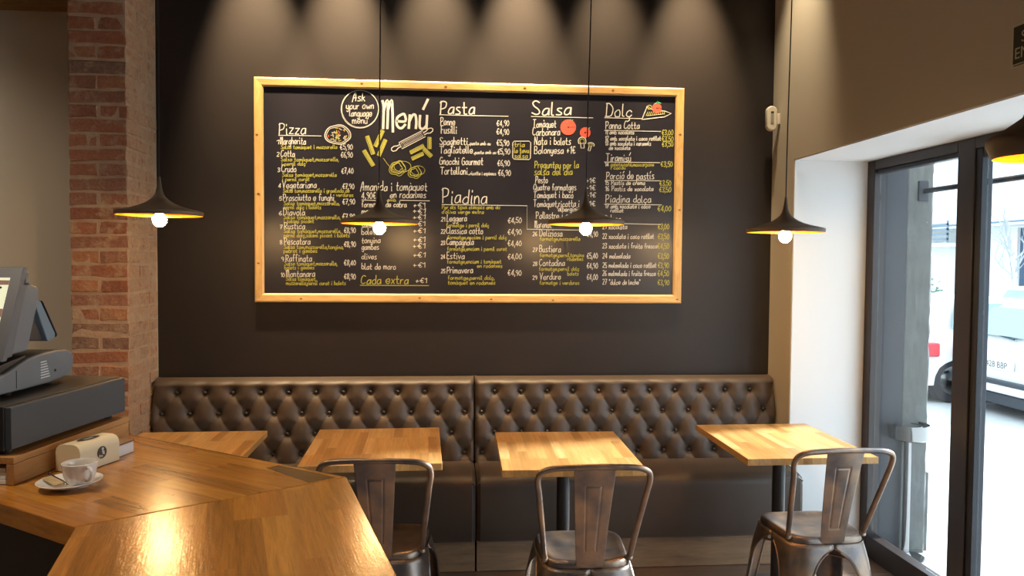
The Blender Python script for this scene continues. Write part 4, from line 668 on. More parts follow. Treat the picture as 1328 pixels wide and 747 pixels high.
# ================================================================ tufted banquette (two modules)
def banquette(x0,x1,rx,nb,label,seed):
    cx=(x0+x1)/2; t=thing('tufted_banquette',label,'bench',(cx,3.9,0),0,'tufted leather banquettes along the wall')
    a=rx[1]; xo=rx[0]
    ZB,ZT=.495,.945; Z1=.876; rp=.110
    nx=int((x1-x0)/.0055); nz=104
    L_=[]
    def fn(i,j):
        x=x0+(x1-x0)*i/(nx-1); s=j/(nz-1)
        # profile: front face then roll over the top
        if s<.86:
            q=s/.86; z=ZB+(ZT-.035-ZB)*q; y=4.125+.045*q**1.6; ny,nz_=-1,0
        else:
            q=(s-.86)/.14*PI/2; z=ZT-.035+.035*math.sin(q); y=4.17+.035-.035*math.cos(q)+.06*((s-.86)/.14)**2; ny,nz_=-math.cos(q),math.sin(q)
        wob=.02*noise.noise((x*9,z*9,seed)); v=(Z1-z)/rp; u=(x-xo)/a
        S=u+v/2+wob; T=u-v/2-wob
        fs=abs(math.sin(PI*S)); ft=abs(math.sin(PI*T))
        pil=(fs*ft)**.55
        w=1 if v>0 else max(0,1+v/.42); w=w*w*(3-2*w)
        h=.013*(w*pil+(1-w)*.85)
        # soft stretch pleats next to the buttons
        d2=9
        for vi in (math.floor(v),math.floor(v)+1):
            if vi<0 or vi>3: continue
            ui=round(u-(vi%2)*.5)+(vi%2)*.5
            dx=(u-ui)*a; dz=-(v-vi)*rp; dz=dz*(.72 if dz>0 else 1.25); d=math.hypot(dx,dz); d2=min(d2,d)
        h-=.013*math.exp(-(d2/.013)**2)+.016*math.exp(-(d2/.036)**2)
        e=min(x-x0,x1-x); er=max(0,1-e/.028); y+=.03*(1-math.sqrt(max(0,1-er*er)))
        fz=max(0,1-(z-ZB)/.02); 
        return (x-cx,min(y-h,4.276)-3.9,z+nz_*h*.3)
    MB().grid(nx,nz,fn).obj('backrest_cushion','leather',t,smooth=True,fix=False)
    MB().box(x0-cx+.004,x1-cx-.004,4.20-3.9,YB-.004-3.9,.46,.925).obj('backrest_board','leather',t,bevel=.01)
    bm_=MB().lathe([(0,.006),(.005,.0052),(.0085,.002),(.009,-.002)],10).mesh('tuft_button','leather_button',True)
    for vi in range(4):
        n=nb+(vi%2)
        for k in range(n):
            x=xo+(k-(vi%2)*.5)*a; z=Z1-vi*rp; q=(z-ZB)/(ZT-.035-ZB)
            if x<x0+.02 or x>x1-.02: continue
            o=bpy.data.objects.new('tuft_button',bm_); C.objects.link(o); o.parent=t; o.location=(x-cx,4.125+.045*max(0,q)**1.6+.006-3.9,z); o.rotation_euler=(R(90),0,0)
    # seat cushion with a rounded front edge, slightly crowned
    ys=[]; prof=[(4.26,.490),(4.12,.500),(4.0,.505),(3.90,.503),(3.84,.496),(3.808,.482),(3.793,.460),(3.790,.42),(3.788,.33),(3.790,.24),(3.797,.18),(3.80,.172),(3.84,.170)]
    pr=smoothpath([(0,y,z) for y,z in prof],4); m_=90
    def fs_(i,j):
        x=x0+(x1-x0)*i/(m_-1); p=pr[j]; e=min(x-x0,x1-x); er=max(0,1-e/.022); k=1-math.sqrt(max(0,1-er*er))
        sx=-1 if x-x0<x1-x else 1
        return (x-cx,p.y+.018*k*(1 if p.z<.47 else .2)-3.9,p.z-.018*k*(1 if p.z>.44 else 0)+.002*noise.noise((x*4,p.y*8,p.z*5)))
    MB().grid(m_,len(pr),fs_).obj('seat_cushion','leather',t,smooth=True,fix=False)
    MB().box(x0-cx+.003,x1-cx-.003,3.815-3.9,4.25-3.9,.172,.47).obj('seat_base','leather',t,bevel=.01)
    MB().box(x0-cx+.002,x1-cx-.002,3.845-3.9,3.865-3.9,.0015,.168).obj('plinth_panel','plinth_wood',t,bevel=.002)
    MB().box(x0-cx+.004,x1-cx-.004,3.867-3.9,4.26-3.9,.0015,.168).obj('plinth_box','plinth_wood',t)
    return t
banquette(-1.585,.1335,(-1.456,.1464),11,'left module of the dark brown buttoned leather banquette, next to the brick pillar',1)
banquette(.1385,1.849,(.248,.1454),11,'right module of the dark brown buttoned leather banquette, ending at the window side',7)
# ================================================================ bistro tables
def table():
    t=thing('bistro_table','',"table",(0,0,0),0,'square oak tables along the banquette')
    MB().box(-.296,.296,-.342,.342,.72,.75).obj('tabletop','oak_table',t,bevel=.0025)
    MB().lathe([(0,0),(.03,0),(.03,.69),(0,.69)],24).obj('column','black_metal',t,smooth=True,loc=(0,0,.022))
    MB().lathe([(0,0.0),(.205,0),(.21,.006),(.2,.012),(.05,.02),(.034,.035),(.031,.05),(0,.05)],40).obj('base_disc','black_metal',t,smooth=True,loc=(0,0,.001))
    MB().box(-.13,.13,-.018,.018,.712,.7195).box(-.018,.018,-.13,.13,.712,.7195).obj('mounting_plate','black_metal',t)
    return t
t0=table(); tl=[((-1.187,3.46,0),R(1),'oak square table at the far left, mostly hidden behind the bar counter'),((-.338,3.489,0),.034,'oak square table between the bar counter and the banquette seam'),((.514,3.3725,0),-.017,'oak square table in the middle, just right of the banquette seam'),((1.578,3.497,0),.005,'oak square table on the right beside the glazed shopfront')]
for i,(l_,r_,s_) in enumerate(tl):
    if i==0: t0.location=l_; t0.rotation_euler=(0,0,r_); t0['label']=s_
    else: dup(t0,l_,r_,s_)
# ================================================================ metal cafe chairs
def chair():
    t=thing('metal_chair','','chair',(0,0,0),0,'gunmetal cafe chairs')
    def outline(a,off=0):    # rounded square, narrower at the back
        ca,sa=math.cos(a),math.sin(a); n=5.0
        r=1/((abs(ca)**n+abs(sa)**n)**(1/n)); x,y=r*ca,r*sa
        hw=.172+.014*y
        return x*(hw+off),y*(.172+off)
    NA=96
    # pressed seat pan with a rolled rim
    rings=[(.00,.437),(.05,.437),(.3,.438),(.6,.440),(.76,.444),(.84,.4485),(.90,.4515),(.955,.451),(.985,.446),(1.0,.437),(1.003,.425),(1.004,.41)]
    def fs_(i,j):
        a=2*PI*i/NA; k,z=rings[j]; x,y=outline(a)
        if k<.8: # inner ring rounder
            rr=k/.8; x0,y0=outline(a); x,y=x0*k,y0*k
            return (x,y-.0,z)
        return (x*k,y*k,z)
    MB().grid(NA,len(rings),fs_,True).obj('seat','gunmetal',t,smooth=True,solid=.0016,fix=False)
    hb_=MB()
    for (hx,hy) in [(-.03,-.02),(.0,-.03),(.03,-.02),(-.03,.02),(.0,.03),(.03,.02),(-.045,0),(.045,0),(0,0)]: hb_.lathe([(0,.4378),(.004,.4378),(.004,.4372)],8,(hx,hy,0))
    hb_.obj('drain_holes','black_slot',t,kind='stuff')
    # sheet legs that grow out of the seat skirt, with arches between them
    corner=[PI/4,3*PI/4,5*PI/4,7*PI/4]; NS=14; NT=26
    for c0 in corner:
        def hwid(tt):   # half angular width
            if tt<.06: return PI/4
            q=min(1,(tt-.06)/.30); return .30+(PI/4-.30)*(1-math.sqrt(max(0,1-(1-q)**2)))
        def pt(a,tt,off=0):
            z=.424*(1-tt)+.002; flare=.006+.055*tt+.012*math.sin(min(1,tt*3)*PI/2)
            x,y=outline(a); 
            # narrow toward the corner as it goes down
            ax,ay=outline(c0); k=max(0,(tt-.25))/.75*.45
            x=x*(1-k)+ax*k; y=y*(1-k)+ay*k
            l=math.hypot(x,y); s=1+(flare+off)/l*1.15
            return (x*s,y*s,z)
        B=MB().grid(NS,NT,lambda i,j:pt(c0+hwid(j/(NT-1))*(2*i/(NS-1)-1),j/(NT-1)))
        o=B.obj('leg','gunmetal',t,smooth=True,solid=.002,fix=False)
        for s_ in (-1,1):
            path=[pt(c0+s_*hwid(j/40)*.995,j/40,.001) for j in range(3,41)]
            MB().tube(path,.0042,6).obj('leg_rim','gunmetal',o,smooth=True)
    # cross brace under the seat
    MB().tube([(-.15,-.15,.33),(.15,.15,.33)],.006,8).tube([(.15,-.15,.338),(-.15,.15,.338)],.006,8).obj('brace','gunmetal',t,smooth=True)
    # back hoop
    hp=[(-.166,-.115,.438),(-.170,-.128,.475),(-.186,-.176,.60),(-.203,-.226,.73),(-.211,-.243,.785),(-.203,-.256,.818),(-.172,-.264,.835),(-.12,-.268,.841),(0,-.270,.844)]
    hp=smoothpath(hp+[(-x,y,z) for x,y,z in hp[-2::-1]],6)
    MB().tube(hp,.0115,12).obj('back_hoop','gunmetal',t,smooth=True)
    for s_ in (-1,1): MB().lathe([(0,-.006),(.015,-.006),(.015,.002),(.011,.010),(0,.010)],12).obj('hoop_socket','gunmetal',t,smooth=True,loc=(s_*.1665,-.117,.446))
    # tapered back splat with a pressed panel
    nu,nv=45,90
    def sp(i,j):
        v=j/(nv-1); u=2*i/(nu-1)-1; z=.425+(.838-.425)*v; w=.052+.028*v
        y=-.172-.090*v**1.15+.004*(1-u*u)*-1; x=u*w
        # groove outline of a trapezoid
        hw=.018+.014*v; zt,zb=.765,.497
        def box(x,z): return max(abs(x)-hw, max(zb-z,z-zt))
        d=box(x,z); y+=.0030*math.exp(-(d/.0030)**2)
        if d<0: y+=-.0006
        return (x,y,z)
    MB().grid(nu,nv,sp).obj('backrest_splat','gunmetal',t,smooth=True,solid=.0018,fix=False)
    return t
c0=chair(); cl=[((-.268,3.125,0),R(-3),'gunmetal metal chair on the left, half hidden by the bar counter'),((.535,2.995,0),R(0),'gunmetal metal chair in the middle, pushed up to the centre table'),((1.588,3.18,0),R(2),'gunmetal metal chair on the right, nearest the glazed door')]
for i,(l_,r_,s_) in enumerate(cl):
    if i==0: c0.location=l_; c0.rotation_euler=(0,0,r_); c0['label']=s_
    else: dup(c0,l_,r_,s_)
# ================================================================ pendant lamps
def pendant(x,y,z,label,lean=(0,0),bowl=False):
    t=thing('pendant_lamp',label,'lamp',(x,y,z),0,'black dish pendant lamps')
    out=[(.0045,.157),(.0055,.150),(.0085,.125),(.012,.104),(.0165,.088),(.024,.075),(.036,.064),(.055,.0515),(.078,.041),(.104,.0325),(.130,.026),(.155,.0205),(.1655,.0175),(.167,.014),(.1660,.003),(.1635,0)]
    inn=[(.1635,0),(.1610,.001),(.1605,.010),(.150,.0155),(.13,.0205),(.104,.027),(.078,.0355),(.055,.046),(.036,.058),(.022,.064),(0,.066)]
    if bowl:
        out=[(.0045,.20),(.02,.19),(.028,.14),(.045,.098),(.085,.068),(.110,.056),(.1195,.046),(.1205,.040),(.1190,.030),(.1060,.001),(.1045,0)]
        inn=[(.1045,0),(.1030,.001),(.1160,.031),(.1175,.040),(.1080,.053),(.083,.064),(.043,.094),(.02,.12),(0,.12)]
    sh=MB().lathe([(0,out[0][1])]+out,72).obj('shade','shade_black',t,smooth=True,fix=False)
    MB().lathe(inn,72).obj('brass_lining','brass',sh,smooth=True,fix=False)
    MB().lathe([(0,.060),(.013,.060),(.0145,.03),(.0145,.012),(.011,.006),(0,.006)],20).obj('bulb_socket','black_metal',t,smooth=True)
    MB().lathe([(0,-.046),(.010,-.0445),(.019,-.038),(.0255,-.028),(.0275,-.017),(.0255,-.006),(.019,.003),(.0125,.009),(.0105,.015),(0,.016)],28).obj('bulb','bulb',t,smooth=True)
    top=H-z-.003
    path=smoothpath([(0,0,.155),(lean[0]*.15,lean[1]*.15,.155+(top-.155)*.15),(lean[0]*.5+.004,lean[1]*.5,.155+(top-.155)*.5),(lean[0]*.8-.002,lean[1]*.8,.155+(top-.155)*.8),(lean[0],lean[1],top-.02)],5)
    MB().tube(path,.0028,8).obj('cord','black_metal',t,smooth=True)
    MB().lathe([(0,0),(.045,0),(.05,-.004),(.05,-.022),(.044,-.026),(0,-.026)],24).obj('ceiling_rose','black_metal',t,smooth=True,loc=(lean[0],lean[1],top))
    return t
pendant(-1.176,3.19,1.770,'black pendant lamp with brass lining, leftmost, in front of the brick pillar')
pendant(-.309,3.35,1.754,'black pendant lamp with brass lining, hanging left of the board centre',(0.0,0))
pendant(.590,3.29,1.758,'black pendant lamp with brass lining, hanging before the right half of the board',(.02,0))
pendant(1.478,3.26,1.732,'black pendant lamp with brass lining, hanging before the beige corner',(.01,0))
pendant(1.415,1.72,1.855,'black pendant lamp with a deeper bowl shade, cut off by the right edge',(0,0),True)
# ================================================================ bar counter
def rotpt(px,py,a): return (px*math.cos(a)-py*math.sin(a),px*math.sin(a)+py*math.cos(a))
ct=thing('bar_counter','varnished oak bar counter with an angled bend, filling the lower left','counter',(-.5,1.8,0))
def slab(poly,ang,name='counter_slab'):
    # poly in world XY; mesh kept in a frame turned so that x runs along the staves
    P=[rotpt(x+.5,y-1.8,-ang) for x,y in poly]
    return MB().prism(P,1.035,1.08).obj(name,'oak_counter',ct,bevel=.003,rot=(0,0,ang))
dA=Vector((.823,-.568)); NA_=(-.72,1.51); FA=(-.245,1.822)
bl=(-1.75,2.865); 
slabA=[(-2.05,2.43),(-.7205,1.5105),(-.2455,1.8225),(-.935,2.301),(-1.47,2.672)]
slab(slabA,math.atan2(-.568,.823))
slabB=[(-.7195,1.5095),(-.655,1.276),(-.45,.534),(.09,.64),(-.084,1.24),(-.2445,1.8215)]
slab(slabB,math.atan2(-.962,.272))
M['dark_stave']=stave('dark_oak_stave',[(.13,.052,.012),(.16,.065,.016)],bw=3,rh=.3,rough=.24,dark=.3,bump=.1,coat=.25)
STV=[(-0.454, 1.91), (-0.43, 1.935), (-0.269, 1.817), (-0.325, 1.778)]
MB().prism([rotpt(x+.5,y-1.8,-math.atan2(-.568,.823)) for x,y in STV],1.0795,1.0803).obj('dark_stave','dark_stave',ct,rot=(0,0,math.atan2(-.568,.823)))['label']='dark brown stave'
# dark bar body below
def body(poly,n): 
    P=[(x+.5,y-1.8) for x,y in poly]; return MB().prism(P,.0015,1.033).obj(n,'body_black',ct)
body([(-1.90,2.55),(-.60,1.64),(-.33,1.83),(-.95,2.22),(-1.50,2.60)],'cabinet_body')
body([(-.42,1.62),(-.34,1.28),(-.20,.66),(.02,.70),(-.15,1.24),(-.30,1.78)],'cabinet_body')
# raised ledge carrying the till
lg=thing('oak_ledge','raised oak ledge on the counter carrying the cash drawer','shelf',(-.985,1.79,1.081),R(-8.3))
# local x to the left (away), y along the front
MB().box(-.235,0,0,.46,.048,.064).obj('top_board','oak_ledge',lg,bevel=.0015)
MB().box(-.018,0,0,.46,0,.0475).obj('front_board','oak_ledge',lg,bevel=.0015)
MB().box(-.235,-.0185,.442,.46,0,.0475).obj('end_board','oak_ledge',lg,bevel=.0015)
for k in range(4):
    o=MB().box(-.08,.08,-.055,.055,0,.0085).obj('paper_card','paper',None,bevel=.0008)
    o.location=(-1.078-.002*(k%2),1.864+.001*k,1.0812+.0092*k); o.rotation_euler=(0,0,R(-8.3+.6*(k%3)))
    tag(o,['pale grey card pack at the bottom of the stack under the oak ledge','white card pack second from the bottom, sticking out of the ledge','white card pack third from the bottom under the ledge','white card pack on top of the stack under the oak ledge'][k],'cards','white packs stacked under the till ledge')
# ---- cash drawer
dr=thing('cash_drawer','black metal cash drawer on the oak ledge under the till','cash drawer',(-1.0,1.80,1.146),R(-8.6))
MB().box(-.30,-.012,0,.455,.010,.113).obj('housing','drawer_dark',dr,bevel=.003)
MB().box(-.0115,.004,.003,.452,.013,.110).obj('drawer_front','drawer',dr,bevel=.002)
for a_,b_ in ((-.03,.03),(-.03,.42),(-.27,.03),(-.27,.42)): MB().lathe([(0,0),(.012,0),(.013,.010),(0,.010)],14).obj('rubber_foot','black_slot',dr,loc=(a_,b_,0))
# ---- till (local u = +y, away = -x)
ti=thing('point_of_sale_till','grey touchscreen till standing on the black cash drawer','till',(-1.056,1.936,1.2595),R(-1.6))
Z0=1.2595
def pr_(poly,w0,w1,n,m_,bevel=.003,par=None): return MB().prism([(u,z-Z0) for u,z in poly],-w1,-w0,'x').obj(n,m_,par or ti,bevel=bevel)
base=pr_([(-.16,1.290),(-.12,1.273),(.0,1.270),(.157,1.268),(.247,1.276),(.268,1.296),(.272,1.318),(.262,1.335),(.235,1.346),(.19,1.351),(.10,1.350),(.055,1.345),(-.02,1.325),(-.12,1.302)],0,.27,'base','pos_side',.006)
for k in range(7): MB().box(.0005,.0022,.102+.004*0,.145-.0025*k,(1.286+.0068*k)-Z0,(1.2885+.0068*k)-Z0).obj('vent_slot','paper',base)
MB().lathe([(0,0),(.0035,0),(.0035,.002),(0,.002)],10).obj('lock','black_slot',base,loc=(.0008,.172,1.298-Z0),rot=(0,R(90),0))
MB().box(.0003,.0012,-.0004,.0006,1.278-Z0,1.322-Z0).obj('panel_seam','black_slot',base)
pr_([(-.10,1.307),(.062,1.3465),(.062,1.352),(-.085,1.335),(-.10,1.33)],.012,.258,'tray','pos_dark',.002)
for a_,b_ in ((-.03,-.06),(-.03,.01),(-.03,.19),(-.24,-.06),(-.24,.19)): MB().lathe([(0,0),(.011,0),(.012,.012),(0,.012)],12).obj('rubber_foot','black_slot',ti,loc=(a_,b_,.0005))
mon=pr_([(-.058,1.350),(.034,1.570),(.040,1.575),(.052,1.573),(.052,1.566),(-.038,1.350)],-.002,.30,'monitor_bezel','pos_grey',.003)
pr_([(-.0365,1.356),(.0375,1.531),(.054,1.530),(-.0135,1.358)],0,.296,'monitor_shell','pos_grey',.002)
pr_([(-.012,1.360),(.0555,1.530),(.078,1.533),(.112,1.522),(.118,1.505),(.060,1.362)],.004,.292,'rear_housing','pos_side',.008)
pr_([(.0535,1.5335),(.068,1.5345),(.070,1.560),(.057,1.563)],.004,.05,'card_reader','pos_side',.003)
pr_([(-.005,1.345),(.05,1.345),(.05,1.372),(-.005,1.372)],.10,.20,'neck','pos_dark',.003)
def onscreen(w0,w1,s0,s1,mat,n,lift):   # w across, s 0..1 up the screen
    A=Vector((-.058,1.350-Z0)); Bv=Vector((.034,1.570-Z0)); dv=Bv-A; nn=Vector((-dv.y,dv.x)).normalized()*lift
    a=A+dv*s0+nn; b=A+dv*s1+nn
    return MB().add([(-w0,a.x,a.y),(-w1,a.x,a.y),(-w1,b.x,b.y),(-w0,b.x,b.y)],[(0,1,2,3)]).obj(n,mat,mon,fix=False)
onscreen(.024,.276,.08,.90,'screen','screen',.0006)
for s0,s1 in ((.82,.87),(.47,.56),(.16,.24)): onscreen(.024,.276,s0,s1,'screen_bar','menu_bar',.0010)
for s_ in (.775,.62,.42,.30):
    for w_ in (.050,.10,.15,.20,.25):
        B=MB(); A=Vector((-.058,1.350-Z0)); dv=Vector((.092,.220)); nn=Vector((-dv.y,dv.x)).normalized()*.0014
        for (dw,ds,r) in ((0,-.018,.0058),(-.009,.014,.0030),(-.0035,.036,.0030),(.0035,.036,.0030),(.009,.014,.0030)):
            V=[]
            for q in range(10):
                th=2*PI*q/10; c=A+dv*(s_+ds+math.sin(th)*r/.23)+nn; V.append((-(w_+dw)+math.cos(th)*r,c.x,c.y))
            B.add(V,[tuple(range(10))])
        B.obj('paw_icon','pos_dark',mon,fix=False)
cdp=pr_([(.120,1.482),(.130,1.488),(.148,1.484),(.216,1.392),(.214,1.380),(.182,1.374),(.176,1.378)],.02,.20,'customer_display','rail_grey',.003)
pr_([(.150,1.4855),(.158,1.480),(.224,1.388),(.2165,1.382),(.2175,1.392)],.018,.202,'display_face','black_slot',.0015)
pr_([(.102,1.466),(.112,1.474),(.176,1.377),(.070,1.385)],.03,.19,'display_bracket','pos_dark',.002)
pr_([(.100,1.340),(.135,1.340),(.125,1.386),(.105,1.386)],.09,.13,'display_post','pos_dark',.002)
# ---- napkin box
nb_=thing('napkin_box','cream cardboard box with rounded shoulders and a dark round emblem','box',(-.884,1.884,1.081),R(-18.3))
prof=[(0,0),(0,.046),(-.003,.057),(-.010,.064),(-.020,.067),(-.052,.067),(-.062,.064),(-.069,.057),(-.072,.046),(-.072,0)]
MB().prism(prof,0,.128,'y').obj('carton','cream',nb_,bevel=.0012)
MB().disc((.0006,.068,.034),.0155,28,'x').obj('emblem','dark_print',nb_,fix=False)
e2=MB().disc((.0009,.0705,.0425),.0038,12,'x')
e2.add([(.0009,.0675,.0385),(.0009,.0755,.0375),(.0009,.0765,.0275),(.0009,.0700,.0295)],[(0,1,2,3)])
for k_ in range(3): e2.add([(.0009,.0585+k_*.0045,.0225),(.0009,.0610+k_*.0045,.0222),(.0009,.0610+k_*.0045,.0292-.001*k_),(.0009,.0585+k_*.0045,.0295-.001*k_)],[(0,1,2,3)])
e2.obj('emblem_figure','silver_print',nb_,fix=False)
MB().disc((-.036,.064,.0676),.014,28,'z',ry=.034).obj('top_emblem','dark_print',nb_,fix=False)
MB().box(-.041,-.031,.050,.078,.0677,.0679).obj('top_emblem_figure','silver_print',nb_)
wb=thing('card_tray','low white box with a brown top behind the cream napkin box','box',(-.858,2.030,1.081),R(-14))
MB().box(-.075,0,0,.062,0,.028).obj('tray_body','paper',wb,bevel=.001)
MB().box(-.076,.001,-.001,.063,.0285,.033).obj('lid','brown_lid',wb,bevel=.001)
# ---- saucer, cup, spoon, sachet
sx,sy,sz=-.855,1.772,1.0805
s_=thing('saucer','white porcelain saucer on the bar counter under the espresso cup','saucer',(sx,sy,sz))
MB().lathe([(0,.0),(.026,0),(.028,.002),(.045,.006),(.060,.012),(.0665,.0155),(.0670,.0170),(.0655,.0175),(.058,.0145),(.044,.009),(.028,.0055),(.026,.0048),(0,.0045)],56).obj('dish','porcelain',s_,smooth=True)
cu=thing('espresso_cup','white fluted porcelain espresso cup standing on the saucer','cup',(-.825,1.755,sz+.0072),R(-40))
def cupf(i,j):
    pf=[(.0,.000),(.018,0),(.0195,.002),(.0205,.006),(.027,.014),(.0318,.026),(.0345,.040),(.0365,.052),(.0368,.0535),(.0355,.0545),(.0340,.052),(.0322,.040),(.0295,.026),(.024,.014),(.016,.009),(0,.008)]
    r,z=pf[j]; a=2*PI*i/72
    if 4<=j<=6: r*=1+(.022 if j<6 else .008)*math.cos(a*16+z*60)
    return (r*math.cos(a),r*math.sin(a),z)
MB().grid(72,16,cupf,True).obj('cup_body','porcelain',cu,smooth=True)
MB().lathe([(0,.0385),(.0315,.0385)],40).obj('coffee_film','coffee',cu,smooth=True,fix=False)
hp=smoothpath([(.0345,0,.046),(.045,0,.048),(.053,0,.042),(.052,0,.031),(.043,0,.022),(.0285,0,.017)],5)
MB().tube(hp,.0035,8).obj('handle','porcelain',cu,smooth=True)
spn=thing('teaspoon','small dark steel teaspoon lying across the saucer rim','spoon',(-.868,1.768,sz+.0195),R(143))
B=MB(); B.grid(9,9,lambda i,j:((-.036+.028*j/8),(.0085*math.sin(PI*(j+.6)/9.2))*(2*i/8-1),-.006-.0035*(1-(2*i/8-1)**2)*math.sin(PI*j/8)))
B.obj('bowl','spoon',spn,smooth=True,solid=.0008,fix=False)
MB().tube([(-.009,0,-.006),(.0,0,-.0035),(.03,0,-.0005),(.062,0,.003)],[.0017,.0014,.0016,.0035],8).obj('handle','spoon',spn,smooth=True)
o=MB().box(-.028,.028,-.011,.011,0,.002).obj('sugar_sachet','sugar',None,bevel=.001); o.location=(-.888,1.766,sz+.0162); o.rotation_euler=(R(2),R(8),R(-35)); tag(o,'torn brown sugar sachet on the saucer, left of the cup','sachet')
tp=thing('steel_tool','small shiny metal item in the dark behind the counter','tool',(-.80,1.50,.93))  # unidentified metal item, shaped as a small round cap
MB().lathe([(0,0),(.022,0),(.024,.01),(.021,.02),(.010,.026),(.009,.05),(0,.052)],24).obj('cap','steel',tp,smooth=True)
MB().box(-.35,.06,-.15,.12,-.02,0).obj('work_shelf','body_black',tp)
# ================================================================ wall fittings
sn=thing('wall_sensor','small white plastic motion sensor on the corner of the beige wall','sensor',(XW-.001,4.20,2.41),0)
pill=[(.030*math.cos(a),.040*(1 if math.sin(a)>=0 else -1)+.030*math.sin(a)) for a in [2*PI*k/32 for k in range(32)]]
MB().prism([(-.052+u,v) for u,v in pill],-.030,.002,'y').obj('housing','plastic_white',sn,bevel=.007,seg=3)
MB().box(-.03,0,-.018,-.004,-.03,.03).obj('wall_bracket','plastic_white',sn,bevel=.002)
MB().box(-.061,-.044,-.0325,-.0302,-.028,.028).obj('lens','grey_slot',sn)
MB().box(-.061,-.044,-.0328,-.0303,.0285,.038).obj('slot','black_slot',sn)
es=thing('exit_sign','dark emergency exit sign with pale lettering on the right beige wall','sign',(XW,2.20,2.312))
MB().box(-.006,-.001,-.20,.20,-.065,.075).obj('plate','sign_cream',es)
MB().box(-.0075,-.0062,-.192,.189,-.055,.066).obj('panel','sign_black',es)
def txt(s,size,loc,rot,mat,parent,name='lettering'):
    cu_=bpy.data.curves.new(name,'FONT'); cu_.body=s; cu_.size=size; cu_.extrude=.0003
    o=bpy.data.objects.new(name,cu_); me=bpy.data.meshes.new_from_object(o); bpy.data.objects.remove(o); me.materials.clear(); me.materials.append(M[mat])
    o=bpy.data.objects.new(name,me); C.objects.link(o); o.parent=parent; o.location=loc; o.rotation_euler=rot; return o
txt('SORTIDA',.052,(-.0079,.155,.010),(R(90),0,R(-90)),'sign_cream',es)
txt('EMERGÈNCIA',.052,(-.0079,.183,-.040),(R(90),0,R(-90)),'sign_cream',es)
MB().box(-.0079,-.0063,.14,.185,-.0625,-.0600).obj('small_print','sign_black',es)
# ================================================================ outside
gd=MB().box(XF+.06,5.0,-8,14,-.20,-.015).obj('pavement','pavement'); gd['kind']='structure'
gd=MB().box(5.0,40,-20,50,-.40,-.25).obj('street','asphalt'); gd['kind']='structure'
# ashtray stand
a_=thing('ashtray_stand','chrome pole ashtray standing on the pavement outside the glass','ashtray',(2.50,3.93,-.014))
MB().lathe([(0,0),(.10,0),(.10,.006),(.03,.012),(.02,.03),(0,.03)],32).obj('foot','steel',a_,smooth=True)
MB().lathe([(.019,.012),(.019,.65),(0,.65)],20).obj('pole','steel',a_,smooth=True)
MB().lathe([(0,.652),(.09,.652),(.101,.660),(.106,.735),(.108,.738),(.104,.738),(.099,.665),(.09,.660),(0,.660)],40).obj('bowl','steel',a_,smooth=True)
MB().lathe([(.070,.7245),(.072,.728),(.070,.7315),(.068,.728),(.070,.7245)],32).obj('inner_ring','steel',a_,smooth=True)
rl=thing('awning_bar','dark steel bar fixed to the column outside the glass','bar',(2.585,3.98,1.995))
MB().tube([(0,-.012,0),(0,-3.2,0)],.014,12).obj('bar','slate_metal',rl,smooth=True)
MB().box(-.035,.022,-.012,.006,-.055,.055).obj('bracket','slate_metal',rl,bevel=.003)
